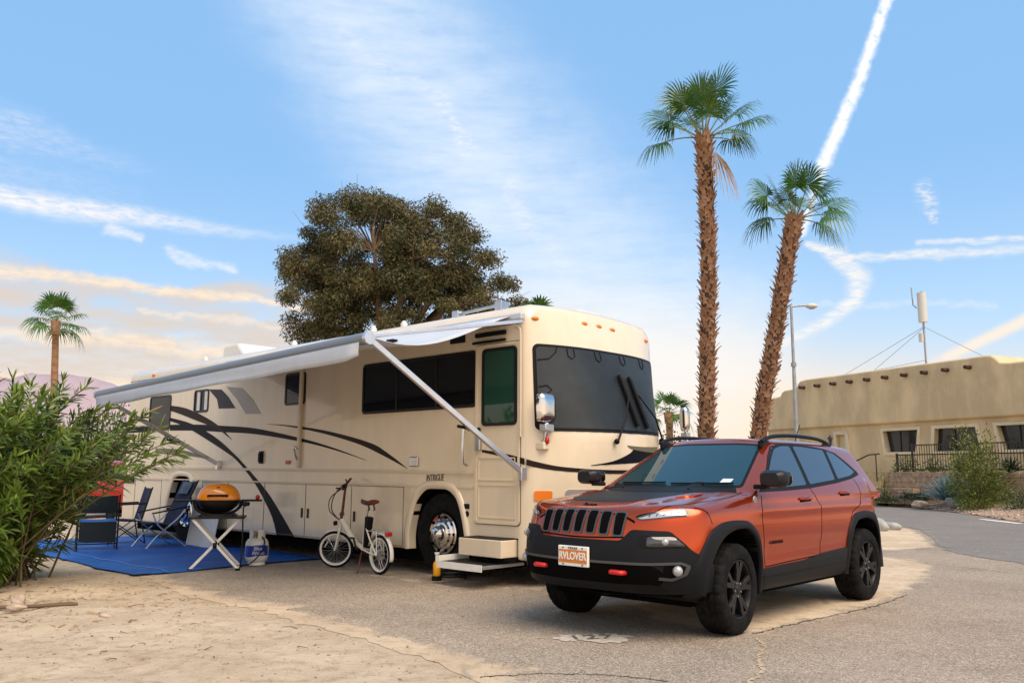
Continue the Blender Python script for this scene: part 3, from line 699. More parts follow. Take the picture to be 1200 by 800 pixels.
# ------------------------------------------------------------------ the motorhome: x = back along the near side, y = outwards from it, z = up
RVM = thing('motorhome', 'long cream motorhome with black and brown swoosh stripes and its awning rolled out', 'motorhome', (.156, 9.92, 0), 136.68)
YC, HW, LEN, ZT, ZB = -1.30, 1.30, 11.05, 3.27, .30
def bow(z): return np.interp(z, [.3, .8, 1.2, 1.75, 2.78, 3.05, 3.27], [.45, .52, .57, .57, .27, .17, .02])
def rv_front(y, z): return -bow(z) * (1 - np.abs((y - YC) / HW) ** 2.8)
def loop():
    """rounded outline of the body across, near side first"""
    pts = []; r_t, r_b = .17, .04
    cs = [((HW - r_b), ZB + r_b, r_b, -90), ((HW - r_t), ZT - r_t, r_t, 0), (-(HW - r_t), ZT - r_t, r_t, 90), (-(HW - r_b), ZB + r_b, r_b, 180)]
    for cx, cz, rr, a0 in cs:
        for k in range(9): a = R(a0 + 90 * k / 8); pts.append((cx + rr * math.cos(a), cz + rr * math.sin(a)))
    out = []
    for i in range(len(pts)):                    # subdivide the long flats
        a, b = pts[i], pts[(i + 1) % len(pts)]; L = math.hypot(b[0] - a[0], b[1] - a[1]); n = max(1, int(L / .12))
        for k in range(n): out.append((a[0] + (b[0] - a[0]) * k / n, a[1] + (b[1] - a[1]) * k / n))
    return np.array(out)
LP_ = loop(); cz = 1.78
def crown(yy, z): return np.where(z > ZT - .01, .07 * (1 - (yy / HW) ** 2), 0)
rows = []
RF, RR = .09, .14
def ring(scale_in, xoff, front=True):
    y = LP_[:, 0]; z = LP_[:, 1]
    yy = np.sign(y) * np.maximum(np.abs(y) - scale_in, 0) ; zz = np.where(z > cz, np.maximum(z - scale_in, cz), np.minimum(z + scale_in, cz))
    x = (rv_front(yy + YC, zz) if front else np.full(len(y), LEN)) + xoff
    return np.stack([x, yy + YC, zz + crown(yy, z)], 1)
def capring(k, front=True):
    q = ring(RF if front else RR, 0, front); y = (q[:, 1] - YC) * k; z = cz + (q[:, 2] - cz) * k
    x = rv_front(y + YC, z) if front else np.full(len(y), LEN)
    return np.stack([x, y + YC, z], 1)
for k in (.0, .15, .3, .45, .6, .72, .83, .92): rows.append(capring(k))
for k in range(7): a = R(90 * k / 6); rows.append(ring(RF * (1 - math.sin(a)), RF * (1 - math.cos(a))))
fx = rows[-1][:, 0]
for x_ in (.25, .6, 1, 2, 4, 6, 8, 10, LEN - RR): q = ring(0, 0); q[:, 0] = np.maximum(x_, fx + .02 * x_); rows.append(q)
for k in range(1, 7): a = R(90 * k / 6); q = ring(RR * (1 - math.cos(a)), 0, False); q[:, 0] = LEN - RR + RR * math.sin(a); rows.append(q)
for k in (.9, .7, .5, .3, .15, 0): rows.append(capring(k, False))
rows = [[tuple(p) for p in r] for r in rows]
body = MB().grid(rows, True).build('body', ['gelcoat', 'black_void'], RVM, 38)
FA = [(2.02, .05), (2.02, .62), (1.93, .90), (1.74, 1.06), (1.26, 1.06), (1.07, .90), (.98, .62), (.98, .05)]
FA = [(2.02, .05), (2.02, .55), (1.90, .92), (1.72, 1.08), (1.28, 1.08), (1.10, .92), (.98, .55), (.98, .05)]
RA = [(8.98, .05), (8.98, .62), (8.80, 1.06), (8.66, 1.18), (8.22, 1.18), (8.08, 1.06), (7.92, .62), (7.92, .05)]
def cutter(poly, d0, d1):
    c = MB().prism(poly, d0, d1).build('cutter', ['black_void', 'black_void'], RVM, 0); return c
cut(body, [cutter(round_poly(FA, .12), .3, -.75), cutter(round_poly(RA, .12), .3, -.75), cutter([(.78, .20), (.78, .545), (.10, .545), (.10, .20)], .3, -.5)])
body.data.set_sharp_from_angle(angle=R(32)); body.data.polygons.foreach_set('use_smooth', [True] * len(body.data.polygons))
# the cut faces and the bottom are dark
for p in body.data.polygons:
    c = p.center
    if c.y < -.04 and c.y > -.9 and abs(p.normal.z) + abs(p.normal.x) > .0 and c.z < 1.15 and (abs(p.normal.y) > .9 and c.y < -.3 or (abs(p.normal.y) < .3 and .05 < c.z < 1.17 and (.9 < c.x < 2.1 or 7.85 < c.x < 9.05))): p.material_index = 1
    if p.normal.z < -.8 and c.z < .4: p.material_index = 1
MB().box((.6, -2.45, .14), (10.6, -.18, .34)).build('chassis', 'black_void', RVM, 0)
for nm, ap, w_ in (('wheel_arch', FA, .085), ('wheel_arch', RA, .085)):
    path = smooth_path([(p[0], max(p[1], .31)) for p in ap], 60); P = resample(path, 60); dd = np.gradient(P, axis=0); dd /= np.linalg.norm(dd, axis=1)[:, None]; n_ = np.stack([-dd[:, 1], dd[:, 0]], 1)
    if n_[30][1] < 0: n_ = -n_
    rows = []
    for p, q in zip(P, n_): rows.append([(p[0] + q[0] * a, b, max(.30, p[1] + q[1] * a)) for a, b in ((-.012, -.10), (-.012, .012), (.01, .03), (.05, .032), (.075, .022), (w_, .001))])
    MB().grid(rows).build(nm, 'gelcoat', RVM, 50)
# wheels
def rv_wheel(x, name='wheel'):
    t = MB().lathe([(.0, -.30), (.40, -.30), (.49, -.29), (.515, -.24), (.52, -.17), (.515, -.09), (.49, -.05), (.42, -.035), (.29, -.05), (.272, -.09), (0, -.10)], 56, 'Y', (x, -.06, .52)).build(name, 'tyre', RVM, 40)
    h = MB().lathe([(.0, .105), (.035, .10), (.075, .085), (.095, .06), (.10, .02), (.135, .015), (.155, .005), (.16, -.03), (.19, -.045), (.235, -.035), (.250, -.045), (.264, -.075), (.268, -.10), (0, -.11)], 56, 'Y', (x, -.06, .52)).build('hubcap', 'chrome', t, 25)
    for k in range(10):
        a = 2 * math.pi * k / 10; MB().lathe([(.020, -.036), (.020, -.028), (0, -.028)], 10, 'Y', (x + .215 * math.cos(a), -.06, .52 + .215 * math.sin(a))).build('hand_hole', 'black_void', t)
    return t
rv_wheel(1.5); rv_wheel(8.45)
for x_ in (8.45, 1.5): MB().lathe([(0, -.3), (.45, -.3), (.52, -.2), (.5, -.02), (0, 0)], 40, 'Y', (x_, -2.2, .52)).build('far_wheel', 'tyre', RVM)
for x_ in (7.1, 2.6): MB().box((x_, -1.2, .05), (x_ + .3, -.9, .3)).build('levelling_jack', 'black_metal', RVM, 0)

# flat pieces on the near side
def flat(name, poly, m, y=.002, th=.004, parent=RVM, sp=None): return MB().prism(poly, y + th, y - .004).build(name, m, parent, 0)
def window(x0, z0, x1, z1, r, bars=(), m='black_glass', fr='black_metal', nm='side_window'):
    o = MB(); out = rrect(x0, z0, x1, z1, r); inn = rrect(x0 + .035, z0 + .035, x1 - .035, z1 - .035, max(.01, r - .03)); n = len(out)
    for i in range(n):
        j = (i + 1) % n; a, b, c, d = out[i], out[j], inn[j], inn[i]
        o.add([(a[0], -.004, a[1]), (b[0], -.004, b[1]), (b[0], .014, b[1]), (a[0], .014, a[1]), (d[0], .014, d[1]), (c[0], .014, c[1]), (c[0], -.002, c[1]), (d[0], -.002, d[1])], [(0, 1, 2, 3), (3, 2, 5, 4), (4, 5, 6, 7)])
    for b in bars: o.box((b - .015, .0, z0 + .02), (b + .015, .013, z1 - .02))
    f = o.build(nm, fr, RVM, 0)
    MB().prism(inn, .0045, -.01).build('glass', m, f, 0); return f
window(.80, 2.08, 3.11, 2.785, .07, (1.55, 2.35)); window(4.55, 2.30, 5.12, 2.80, .06); w3 = window(7.60, 2.31, 8.14, 2.72, .06, (7.88,)); window(9.06, 2.03, 9.96, 2.70, .07)
for x_ in (7.64, 7.92): MB().box((x_, .0055, 2.35), (x_ + .11, .008, 2.69)).build('blind', 'white_vinyl', w3, 0)
# entry door
DR = MB()
o_, i_ = rrect(.075, .69, .815, 2.83, .05), rrect(.105, .72, .785, 2.80, .04); n = len(o_)
for i in range(n):
    j = (i + 1) % n; a, b, c, d = o_[i], o_[j], i_[j], i_[i]
    DR.add([(a[0], -.004, a[1]), (b[0], -.004, b[1]), (b[0], .016, b[1]), (a[0], .016, a[1]), (d[0], .016, d[1]), (c[0], .016, c[1]), (c[0], .004, c[1]), (d[0], .004, d[1])], [(0, 1, 2, 3), (3, 2, 5, 4), (4, 5, 6, 7)])
DR.prism(i_, .006, -.004)
for a, b in (((.15, 1.14), (.75, 1.14)), ((.15, .76), (.75, .76)), ((.15, 1.20), (.75, 1.20)), ((.15, 1.46), (.75, 1.46))): DR.bar((a[0], .009, a[1]), (b[0], .009, b[1]), .012, .012)
for x_ in (.15, .75):
    DR.bar((x_, .009, .76), (x_, .009, 1.14), .012, .012); DR.bar((x_, .009, 1.20), (x_, .009, 1.46), .012, .012)
DOOR = DR.build('entry_door', 'gelcoat', RVM, 0); DOOR.parent = RVM
gp = MB()                                         # dark gap all round the door
for a, b in zip(smooth_path(o_, 60, True), smooth_path(o_, 60, True)[1:]): pass
oo = rrect(.062, .677, .828, 2.843, .055)
for i in range(n):
    j = (i + 1) % n; gp.add([(oo[i][0], .0025, oo[i][1]), (oo[j][0], .0025, oo[j][1]), (o_[j][0], .0025, o_[j][1]), (o_[i][0], .0025, o_[i][1])], [(0, 1, 2, 3)])
gp.build('door_seal', 'seam', DOOR, 0, fix=False)
wo_, wi_ = rrect(.12, 1.84, .70, 2.78, .06), rrect(.155, 1.875, .665, 2.745, .04)
f = MB(); n = len(wo_)
for i in range(n):
    j = (i + 1) % n; a, b, c, d = wo_[i], wo_[j], wi_[j], wi_[i]
    f.add([(a[0], .004, a[1]), (b[0], .004, b[1]), (b[0], .024, b[1]), (a[0], .024, a[1]), (d[0], .024, d[1]), (c[0], .024, c[1]), (c[0], .008, c[1]), (d[0], .008, d[1])], [(0, 1, 2, 3), (3, 2, 5, 4), (4, 5, 6, 7)])
f = f.build('door_window', 'black_metal', DOOR, 0); MB().prism(wi_, .013, .007).build('door_glass', 'door_glass', DOOR, 0)
MB().tube([(.94, .03, 1.85), (.945, .09, 1.82), (.945, .10, 1.60), (.94, .09, 1.40), (.935, .03, 1.37)], .016, 8).build('grab_handle', 'steel', RVM)
MB().box((.70, .016, 1.55), (.79, .05, 1.74)).build('door_latch', 'steel', DOOR, 0, .01)
MB().lathe([(0, .03), (.028, .03), (.03, .016)], 14, 'Y', (.745, .0, 1.80)).build('lock', 'black_metal', DOOR)
MB().box((.30, .01, 2.93), (.80, .05, 2.98)).tube([(.28, .05, 2.86), (.83, .05, 2.86)], .018, 8).build('door_light', 'black_plastic', RVM, 0)
MB().box((1.02, .0, 2.90), (1.28, .03, 3.0)).build('porch_light', 'grey_plastic', RVM, 0, .008)
# rub rails, seams, locker doors
tr = MB()
tr.bar((.83, .010, 1.285), (LEN - .15, .010, 1.335), .03, .035); tr.bar((.83, .006, 1.105), (LEN - .15, .006, 1.125), .014, .02)
tr.build('rub_rail', 'gelcoat_edge', RVM, 0)
sm = MB()
for x_ in (2.16, 3.3, 4.44, 5.6, 6.75, 7.65, 9.25, 10.4): sm.bar((x_, .001, .33), (x_, .001, 1.10), .006, .010, (0, 1, 0))
for x0, x1, z_ in ((2.16, 7.65, 1.09), (9.25, 10.9, 1.09), (2.16, 7.65, .335)): sm.bar((x0, .001, z_), (x1, .001, z_), .006, .010, (0, 1, 0))
sm.bar((.05, .001, 3.04), (LEN - .1, .001, 3.06), .008, .012)
sm.build('panel_seam', 'seam', RVM, 0)
for x_ in (4.36, 4.52, 6.68, 6.82, 3.22): MB().box((x_ - .02, .0, .60), (x_ + .02, .014, .74)).build('locker_latch', 'black_metal', RVM, 0, .004)
def louvre(x0, z0, x1, z1, n, m='grey_plastic', nm='vent'):
    v = MB(); v.box((x0, .0, z0), (x1, .008, z1))
    for k in range(n): z_ = z0 + (z1 - z0) * (k + .5) / n; v.bar((x0 + .01, .014, z_), (x1 - .01, .014, z_), .014, (z1 - z0) / n * .45)
    return v.build(nm, m, RVM, 0)
louvre(10.45, 1.02, 10.95, 1.12, 3)
for x_, z_, s_, m in ((1.95, 1.42, .085, 'steel'), (8.48, 1.49, .075, 'steel')): MB().box((x_ - s_, 0, z_ - s_ * .75), (x_ + s_, .03, z_ + s_ * .75)).build('utility_light', m, RVM, 0, .012)
MB().box((5.68, 0, 1.40), (5.78, .035, 1.60)).box((5.70, .03, 1.43), (5.76, .06, 1.57)).build('outlet_cover', 'black_plastic', RVM, 0, .01)
for x_, z_ in ((4.95, 1.42),): MB().box((x_ - .06, 0, z_ - .028), (x_ + .06, .02, z_ + .028)).build('side_marker', 'red_lens', RVM, 0, .008)
MB().box((.91, 0, .85), (1.0, .01, .91)).build('data_plate', 'grey_plastic', RVM, 0); MB().lathe([(0, .012), (.035, .012), (.035, 0)], 14, 'Y', (.95, 0, .79)).build('fuel_cap', 'black_plastic', RVM)
MB().box((2.03, .0, .93), (2.13, .012, 1.10)).build('hatch', 'gelcoat_edge', RVM, 0, .006)
# painted swooshes: two edges each, as drawn along the side
def swoosh(name, up_, lo_, m, y=.0015, n=50):
    U = resample(smooth_path(up_, n), n); Lw = resample(smooth_path(lo_, n), n)
    rows = [[(a[0], y - .003, a[1]), (a[0], y + .0015, a[1]), (b[0], y + .0015, b[1]), (b[0], y - .003, b[1])] for a, b in zip(U, Lw)]
    return MB().grid(rows).build(name, m, RVM, 0)
swoosh('stripe', [(9.12, 2.27), (8.2, 2.12), (7.30, 1.86), (6.65, 1.58), (6.22, 1.36), (5.45, .91), (4.70, .31)], [(9.11, 2.21), (8.5, 2.09), (7.93, 1.93), (6.9, 1.60), (6.45, 1.42), (5.87, 1.06), (5.36, .60), (5.19, .31)], 'navy_stripe', .004)
swoosh('stripe', [(9.05, 2.13), (8.0, 2.10), (7.09, 2.05), (5.96, 1.97), (4.55, 1.77), (3.7, 1.61), (2.97, 1.44)], [(9.05, 2.02), (8.0, 1.99), (7.07, 1.94), (5.95, 1.875), (4.55, 1.72), (3.7, 1.585), (2.97, 1.437)], 'navy_stripe', .0015)
swoosh('stripe', [(9.05, 2.49), (8.5, 2.42), (7.98, 2.30), (7.5, 2.16), (7.08, 2.00), (6.71, 1.80)], [(9.05, 2.39), (8.6, 2.30), (8.10, 2.19), (7.6, 2.08), (7.15, 1.97), (6.71, 1.798)], 'brown_stripe', .003)
swoosh('stripe', [(5.6, 2.03), (5.04, 1.995), (4.02, 1.885), (2.94, 1.69), (2.5, 1.53), (2.09, 1.33)], [(5.6, 2.025), (5.04, 1.975), (4.11, 1.85), (3.18, 1.67), (2.6, 1.50), (2.09, 1.328)], 'brown_stripe', .0015)
flat('stripe', [(7.62, 2.71), (7.16, 2.68), (6.9, 2.53), (6.65, 2.33), (7.22, 2.35), (7.30, 2.52)], 'grey_stripe'); flat('stripe', [(7.0, 2.72), (6.46, 2.66), (6.1, 2.45), (5.82, 2.20), (6.30, 2.22), (6.6, 2.47)], 'pale_stripe', .001)
swoosh('stripe', [(9.6, 1.70), (9.01, 1.68), (8.4, 1.64), (7.7, 1.54), (7.05, 1.42)], [(9.6, 1.60), (9.1, 1.58), (8.61, 1.56), (7.8, 1.51), (7.05, 1.417)], 'khaki_stripe')
swoosh('stripe', [(11.0, 2.13), (10.5, 2.13), (9.96, 2.13)], [(11.0, 2.02), (10.5, 2.02), (9.96, 2.02)], 'navy_stripe')
swoosh('stripe', [(.70, 1.56), (.45, 1.53), (.2, 1.49), (-.0, 1.45)], [(.70, 1.53), (.45, 1.49), (.2, 1.43), (-.0, 1.375)], 'brown_stripe', .0075)
text('lettering', 'INTRIGUE', .115, 'ink', RVM, frame((1.55, .004, 1.215), (-1, 0, .03), (0, 0, 1)), .003, shear=.25, sx=.66)
# slide-room corner post with its brace
MB().box((4.60, .0, 1.34), (4.665, .05, 2.95)).build('corner_post', 'gelcoat_edge', RVM, 0, .008)
MB().tube([(4.78, .03, 1.66), (4.63, .07, 1.46)], .012, 6).tube([(4.63, .06, 1.62), (4.80, .03, 1.66)], .012, 6).build('brace', 'steel', RVM)
# --- front
def onfront(V, h=.003): x = rv_front(V[:, 0] , V[:, 1]); return x
def fpatch(name, poly, m, h=.004, sp=.08, parent=RVM, depth=.012):
    """poly in (distance from the near side, z), laid on the bowed front"""
    V, F = fill_poly([(-p[0], p[1]) for p in poly], sp); X_ = rv_front(V[:, 0], V[:, 1]); P_ = np.stack([X_, V[:, 0], V[:, 1]], 1)
    e = .003; gy_ = (rv_front(V[:, 0] + e, V[:, 1]) - rv_front(V[:, 0] - e, V[:, 1])) / (2 * e); gz_ = (rv_front(V[:, 0], V[:, 1] + e) - rv_front(V[:, 0], V[:, 1] - e)) / (2 * e)
    N = np.stack([-np.ones(len(V)), gy_, gz_], 1); N /= np.linalg.norm(N, axis=1)[:, None]
    T = P_ + N * h; B = P_ - N * depth; n = len(T); mb = MB()
    mb.add(list(map(tuple, T)) + list(map(tuple, B)), F + [(b, a, a + n, b + n) for a, b in border_edges(F)])
    return mb.build(name, m, parent, 60)
WS = fpatch('windshield', rrect(.075, 1.765, 2.53, 2.795, .07), 'black_plastic', .006, .06); WS.name = 'windshield'
fpatch('shade_cover', rrect(.11, 1.80, 2.49, 2.76, .05), 'shade_cloth', .012, .05, WS, .004)
def fp(t, z, h=.0):
    e = .003; x = float(rv_front(np.array([-t]), np.array([z]))[0]); gy_ = float((rv_front(np.array([-t + e]), np.array([z])) - rv_front(np.array([-t - e]), np.array([z])))[0]) / (2 * e)
    N = Vector((-1, gy_, 0)).normalized(); return Vector((x, -t, z)) + N * h
for t_ in (.55, 1.0, 1.5, 1.98): MB().tube([fp(t_ - .05, 2.76, .016), fp(t_ - .05, 2.67, .016), fp(t_, 2.635, .016), fp(t_ + .05, 2.67, .016), fp(t_ + .05, 2.76, .016)], .007, 5).build('cover_loop', 'black_plastic', WS)
MB().tube([fp(.12, 2.60, .016), fp(.25, 2.62, .016), fp(.34, 2.70, .016), fp(.36, 2.76, .016)], .007, 5).build('cover_loop', 'black_plastic', WS)
MB().tube([fp(.12, 2.28, .016), fp(.2, 2.30, .016), fp(.25, 2.25, .016), fp(.2, 2.2, .016), fp(.12, 2.2, .016)], .007, 5).build('cover_loop', 'black_plastic', WS)
for t0, z0, t1, z1, tb, zb in ((1.30, 2.50, 1.43, 1.86, .97, 1.66), (1.50, 2.49, 1.64, 1.84, 2.12, 1.70)):
    b = MB().tube([fp(t0, z0, .045), fp(t0 + (t1 - t0) * .1, z0 - .05, .05), fp(t1, z1, .05)], [.022, .030, .030], 8).build('wiper_blade', 'black_plastic', RVM)
    m0 = fp((t0 * .45 + t1 * .55), (z0 * .45 + z1 * .55) + .12, .075)
    MB().tube([fp(tb, zb, .06), fp(tb * .5 + m0.y * -.5, (zb + m0.z) / 2, .09), m0], [.014, .010, .008], 6).ball(fp(tb, zb, .04), .035, 10, 6).build('wiper_arm', 'black_plastic', b)
for t_, z_ in ((.14, 3.10), (.98, 3.135), (1.27, 3.135), (1.55, 3.125), (2.38, 3.08)):
    p = fp(t_, z_, .0); MB().ball(p + Vector((.005, 0, 0)), (.03, .062, .028), 14, 8).build('marker_light', 'amber', RVM)
def fstripe(name, up_, lo_, m, h=.004, n=36):
    U = resample(smooth_path(up_, n), n); Lw = resample(smooth_path(lo_, n), n)
    return MB().grid([[fp(a[0], a[1], -.004), fp(a[0], a[1], h), fp(b[0], b[1], h), fp(b[0], b[1], -.004)] for a, b in zip(U, Lw)]).build(name, m, RVM, 0)
fstripe('stripe', [(.01, 1.445), (.10, 1.41), (.3, 1.36), (.7, 1.33), (1.3, 1.325), (1.9, 1.34)], [(.01, 1.375), (.10, 1.345), (.3, 1.31), (.7, 1.288), (1.3, 1.285), (1.9, 1.30)], 'brown_stripe')
fstripe('stripe', [(.62, 1.38), (.95, 1.43), (1.25, 1.52), (1.38, 1.585), (1.62, 1.585), (2.0, 1.56)], [(.62, 1.378), (1.0, 1.395), (1.35, 1.41), (1.6, 1.43), (1.8, 1.45), (2.0, 1.49)], 'navy_stripe', .005)
fstripe('stripe', [(1.22, 1.62), (1.5, 1.61), (1.8, 1.615), (2.0, 1.62)], [(1.22, 1.615), (1.33, 1.575), (1.6, 1.55), (2.0, 1.54)], 'khaki_stripe', .008)
HLg = fpatch('headlight', rrect(.34, .92, .80, 1.10, .04), 'lamp_glass', .008, .05); fpatch('turn_signal', rrect(.07, .97, .22, 1.085, .02), 'amber', .012, .05, RVM)
fpatch('headlight', rrect(1.98, .92, 2.54, 1.10, .04), 'lamp_glass', .008, .05)
fpatch('grille', rrect(.75, .52, 1.85, .86, .05), 'black_plastic', .006, .08); fpatch('bumper_seam', [(.03, .50), (2.57, .50), (2.57, .488), (.03, .488)], 'black_plastic', .002, .2)
# mirrors
def mirror(t, x, sg):
    r_ = MB(); c = Vector((x, -t, 2.03)); rows = []
    for k, (s_, o_) in enumerate(((.0, -.06), (.55, -.058), (.85, -.045), (1, -.015), (1, .05), (.92, .06), (0, .06))):
        rows.append([c + Vector((o_ * .9, 0, 0)) + Vector((0, sg * px * s_, pz * s_)) for px, pz in rrect(-.135, -.165, .135, .165, .06)])
    h = r_.grid(rows, True).build('mirror', 'chrome', RVM, 40)
    m2 = MB(); m2.box((x - .05, -t - .075, 1.76), (x + .05, -t + .075, 1.845)).tube([(x, -t, 1.86), (x + .02, -t, 1.66), (x + .09, -t + sg * .02, 1.60)], [.03, .028, .03], 8)
    b = m2.build('mirror_arm', 'steel', h, 40, .01); MB().box((x + .0, -t - .05, 1.55), (x + .15, -t + .05, 1.64)).build('mirror_base', 'gelcoat', h, 0, .015)
    MB().ball((x - .005, -t, 1.66), (.03, .03, .05), 10, 6).build('mirror_joint', 'red_lens', h)
    return h
mirror(.13, -.22, 1)
fm = mirror(3.07, -.25, -1)
for o_ in [fm] + list(fm.children):
    for v in o_.data.vertices: v.co.y = -3.05 + (v.co.y + 3.07) * (.42 if o_ is fm else .6)
MB().tube([(-.05, -2.5, 1.6), (-.15, -2.85, 1.60), (-.17, -3.04, 1.64)], .025, 8).build('far_mirror_bracket', 'steel', RVM)
# --- roof gear
ac = MB(); sec = [(6.65, .0), (6.68, .10), (6.90, .27), (7.35, .28), (7.46, .24), (7.48, 0)]
ac.prism([(p[0] + 1.35, p[1] * 1.1 + 3.40) for p in sec], -.85, -1.75); ac.build('roof_air_conditioner', 'white_vinyl', RVM, 0, .05)
ac2 = MB().prism([(p[0] * .0 + 1.7 + (p[0] - 6.35) * .5, p[1] * .6 + 3.32) for p in sec], -1.05, -1.75).build('roof_vent', 'white_vinyl', RVM, 0, .03)
MB().prism([(.25, 3.30), (.30, 3.43), (.55, 3.46), (.75, 3.42), (.8, 3.30)], -1.35, -1.85).build('horn_cover', 'white_vinyl', RVM, 0, .03)
rk = MB(); rk.tube([(.75, -.35, 3.40), (1.55, -.35, 3.37)], .022, 8)
for x_ in (.72, 1.52): rk.box((x_ - .05, -.42, 3.29), (x_ + .07, -.28, 3.44 if x_ < .9 else 3.41))
rk.build('satellite_dish', 'steel', RVM, 0, .01)
for x_ in (2.6, 3.3, 5.4, 8.4): MB().lathe([(.05, 0), (.05, .07), (.02, .11), (0, .11)], 10, c=(x_, -.3, 3.29)).build('roof_pipe', 'white_vinyl', RVM)
MB().ball((5.05, .005, 3.125), (.07, .025, .03), 12, 6).build('marker_light', 'amber', RVM); MB().ball((9.9, .005, 3.125), (.07, .025, .03), 12, 6).build('marker_light', 'amber', RVM)
# --- awning: case rail on the side, cloth, roller, arms
AW = MB(); AW.box((.0, .0, 3.07), (6.95, .075, 3.15)); AW = AW.build('awning', 'awning_case', RVM, 0, .015)
EXT, ZF, ZR, SF, SR = 2.2, 2.61, 2.42, .14, 6.80
rows = []
for i in range(26):
    u = i / 25; s_ = SF + .04 + (SR - SF - .08) * u; row = []
    for k in range(15):
        v = k / 14; z_ = 3.135 * (1 - v) + (ZF * (1 - u) + ZR * u + .045) * v - .34 * math.sin(math.pi * v) * v ** .3 * (.30 + .10 * math.cos(u * 6.0) + .30 * math.exp(-u * 7)) ; row.append((s_ + .10 * math.sin(math.pi * v) * (1 - 2 * u), .05 + (EXT - .05) * v, z_))
    rows.append(row)
cl = MB().grid(rows).build('awning_cloth', 'awning_cloth', AW, 60); so_ = cl.modifiers.new('thickness', 'SOLIDIFY'); so_.thickness = .006
MB().tube([(SF, EXT, ZF), (SR, EXT, ZR)], .062, 18).build('roller_tube', 'awning_grey', AW)
va = []
for i in range(30):
    u = i / 29; s_ = SF + .05 + (SR - SF - .1) * u; z0 = ZF * (1 - u) + ZR * u; L_ = .175 + .006 * math.sin(u * 25)
    if i == 0: L_ -= .03
    va.append([(s_, EXT + .05 + .015 * math.sin(u * 9 + v * 3) * v, z0 - .03 - L_ * v) for v in (0, .25, .5, .75, 1)])
vl = MB().grid(va).build('valance', 'awning_cloth', AW, 60); so_ = vl.modifiers.new('thickness', 'SOLIDIFY'); so_.thickness = .006
for s_, z_, zb, sb in ((SF - .03, ZF, 1.29, -.005), (SR + .03, ZR, 1.39, 7.04)):
    a = MB(); a.bar((sb, .05, zb), (s_, EXT, z_), .045, .06); a.box((sb - .03, 0, zb - .09), (sb + .03, .09, zb + .06)); a = a.build('awning_arm', 'alu', RVM, 0, .006)
    MB().lathe([(0, -.035), (.066, -.035), (.070, .0), (.055, .03), (0, .035)], 18, 'X', (s_, EXT, z_)).build('roller_cap', 'alu', a)
    p0 = Vector((sb, .05, zb)).lerp(Vector((s_, EXT, z_)), .36); MB().ball(p0 + Vector((.03, 0, .01)), .04, 10, 6).tube([p0 + Vector((.03, 0, 0)), p0 + Vector((.05, .16, .02))], .018, 6).build('arm_knob', 'black_plastic', a)
    MB().bar((sb + .02, .04, 3.05), (s_ + .0, EXT - .05, z_ + .03), .03, .04).build('rafter', 'alu', AW, 0, .005)
for v in (.35, .62): MB().box((1.0 + v, .05 + EXT * v, 2.95 - .32 * v), (1.12 + v, .13 + EXT * v, 2.99 - .32 * v)).build('tie_strap', 'black_plastic', AW, 0)
# stowed cable loop by the door
MB().tube(smooth_path([(.16, .03, 3.02), (.06, .04, 2.98), (.045, .035, 2.85), (.045, .03, 2.3), (.045, .03, 1.7)], 24), .014, 6).build('drip_rail', 'gelcoat_edge', RVM)
# --- pulled-out entry step
SP = MB().box((.13, -.30, .335), (.83, .25, .53)).build('entry_step', 'gelcoat', RVM, 0, .008)
MB().box((.14, -.29, .531), (.82, .20, .540)).build('step_tread', 'black_plastic', SP, 0)
lw = MB(); lw.box((.19, -.20, .225), (.93, .50, .262)); lw.build('lower_step', 'alu', SP, 0, .005)
MB().box((.21, .02, .264), (.91, .485, .272)).build('step_tread', 'grey_plastic', SP, 0)
rl = MB(); rl.box((.905, .0, .262), (.925, .49, .335)); rl.box((.19, .492, .20), (.93, .505, .275)); rl.build('step_lip', 'white_paint', SP, 0)
for y_ in (-.1, -.2): MB().box((.115, y_, .30), (.128, .2, .33)).build('slide_rail', 'black_metal', SP, 0)
louv = MB()
for k in range(5): louv.box((.11, -.03 - .03 * k, .31 + .045 * k), (.77, -.02 - .03 * k, .335 + .045 * k))
louv.build('step_well', 'black_metal', RVM, 0)
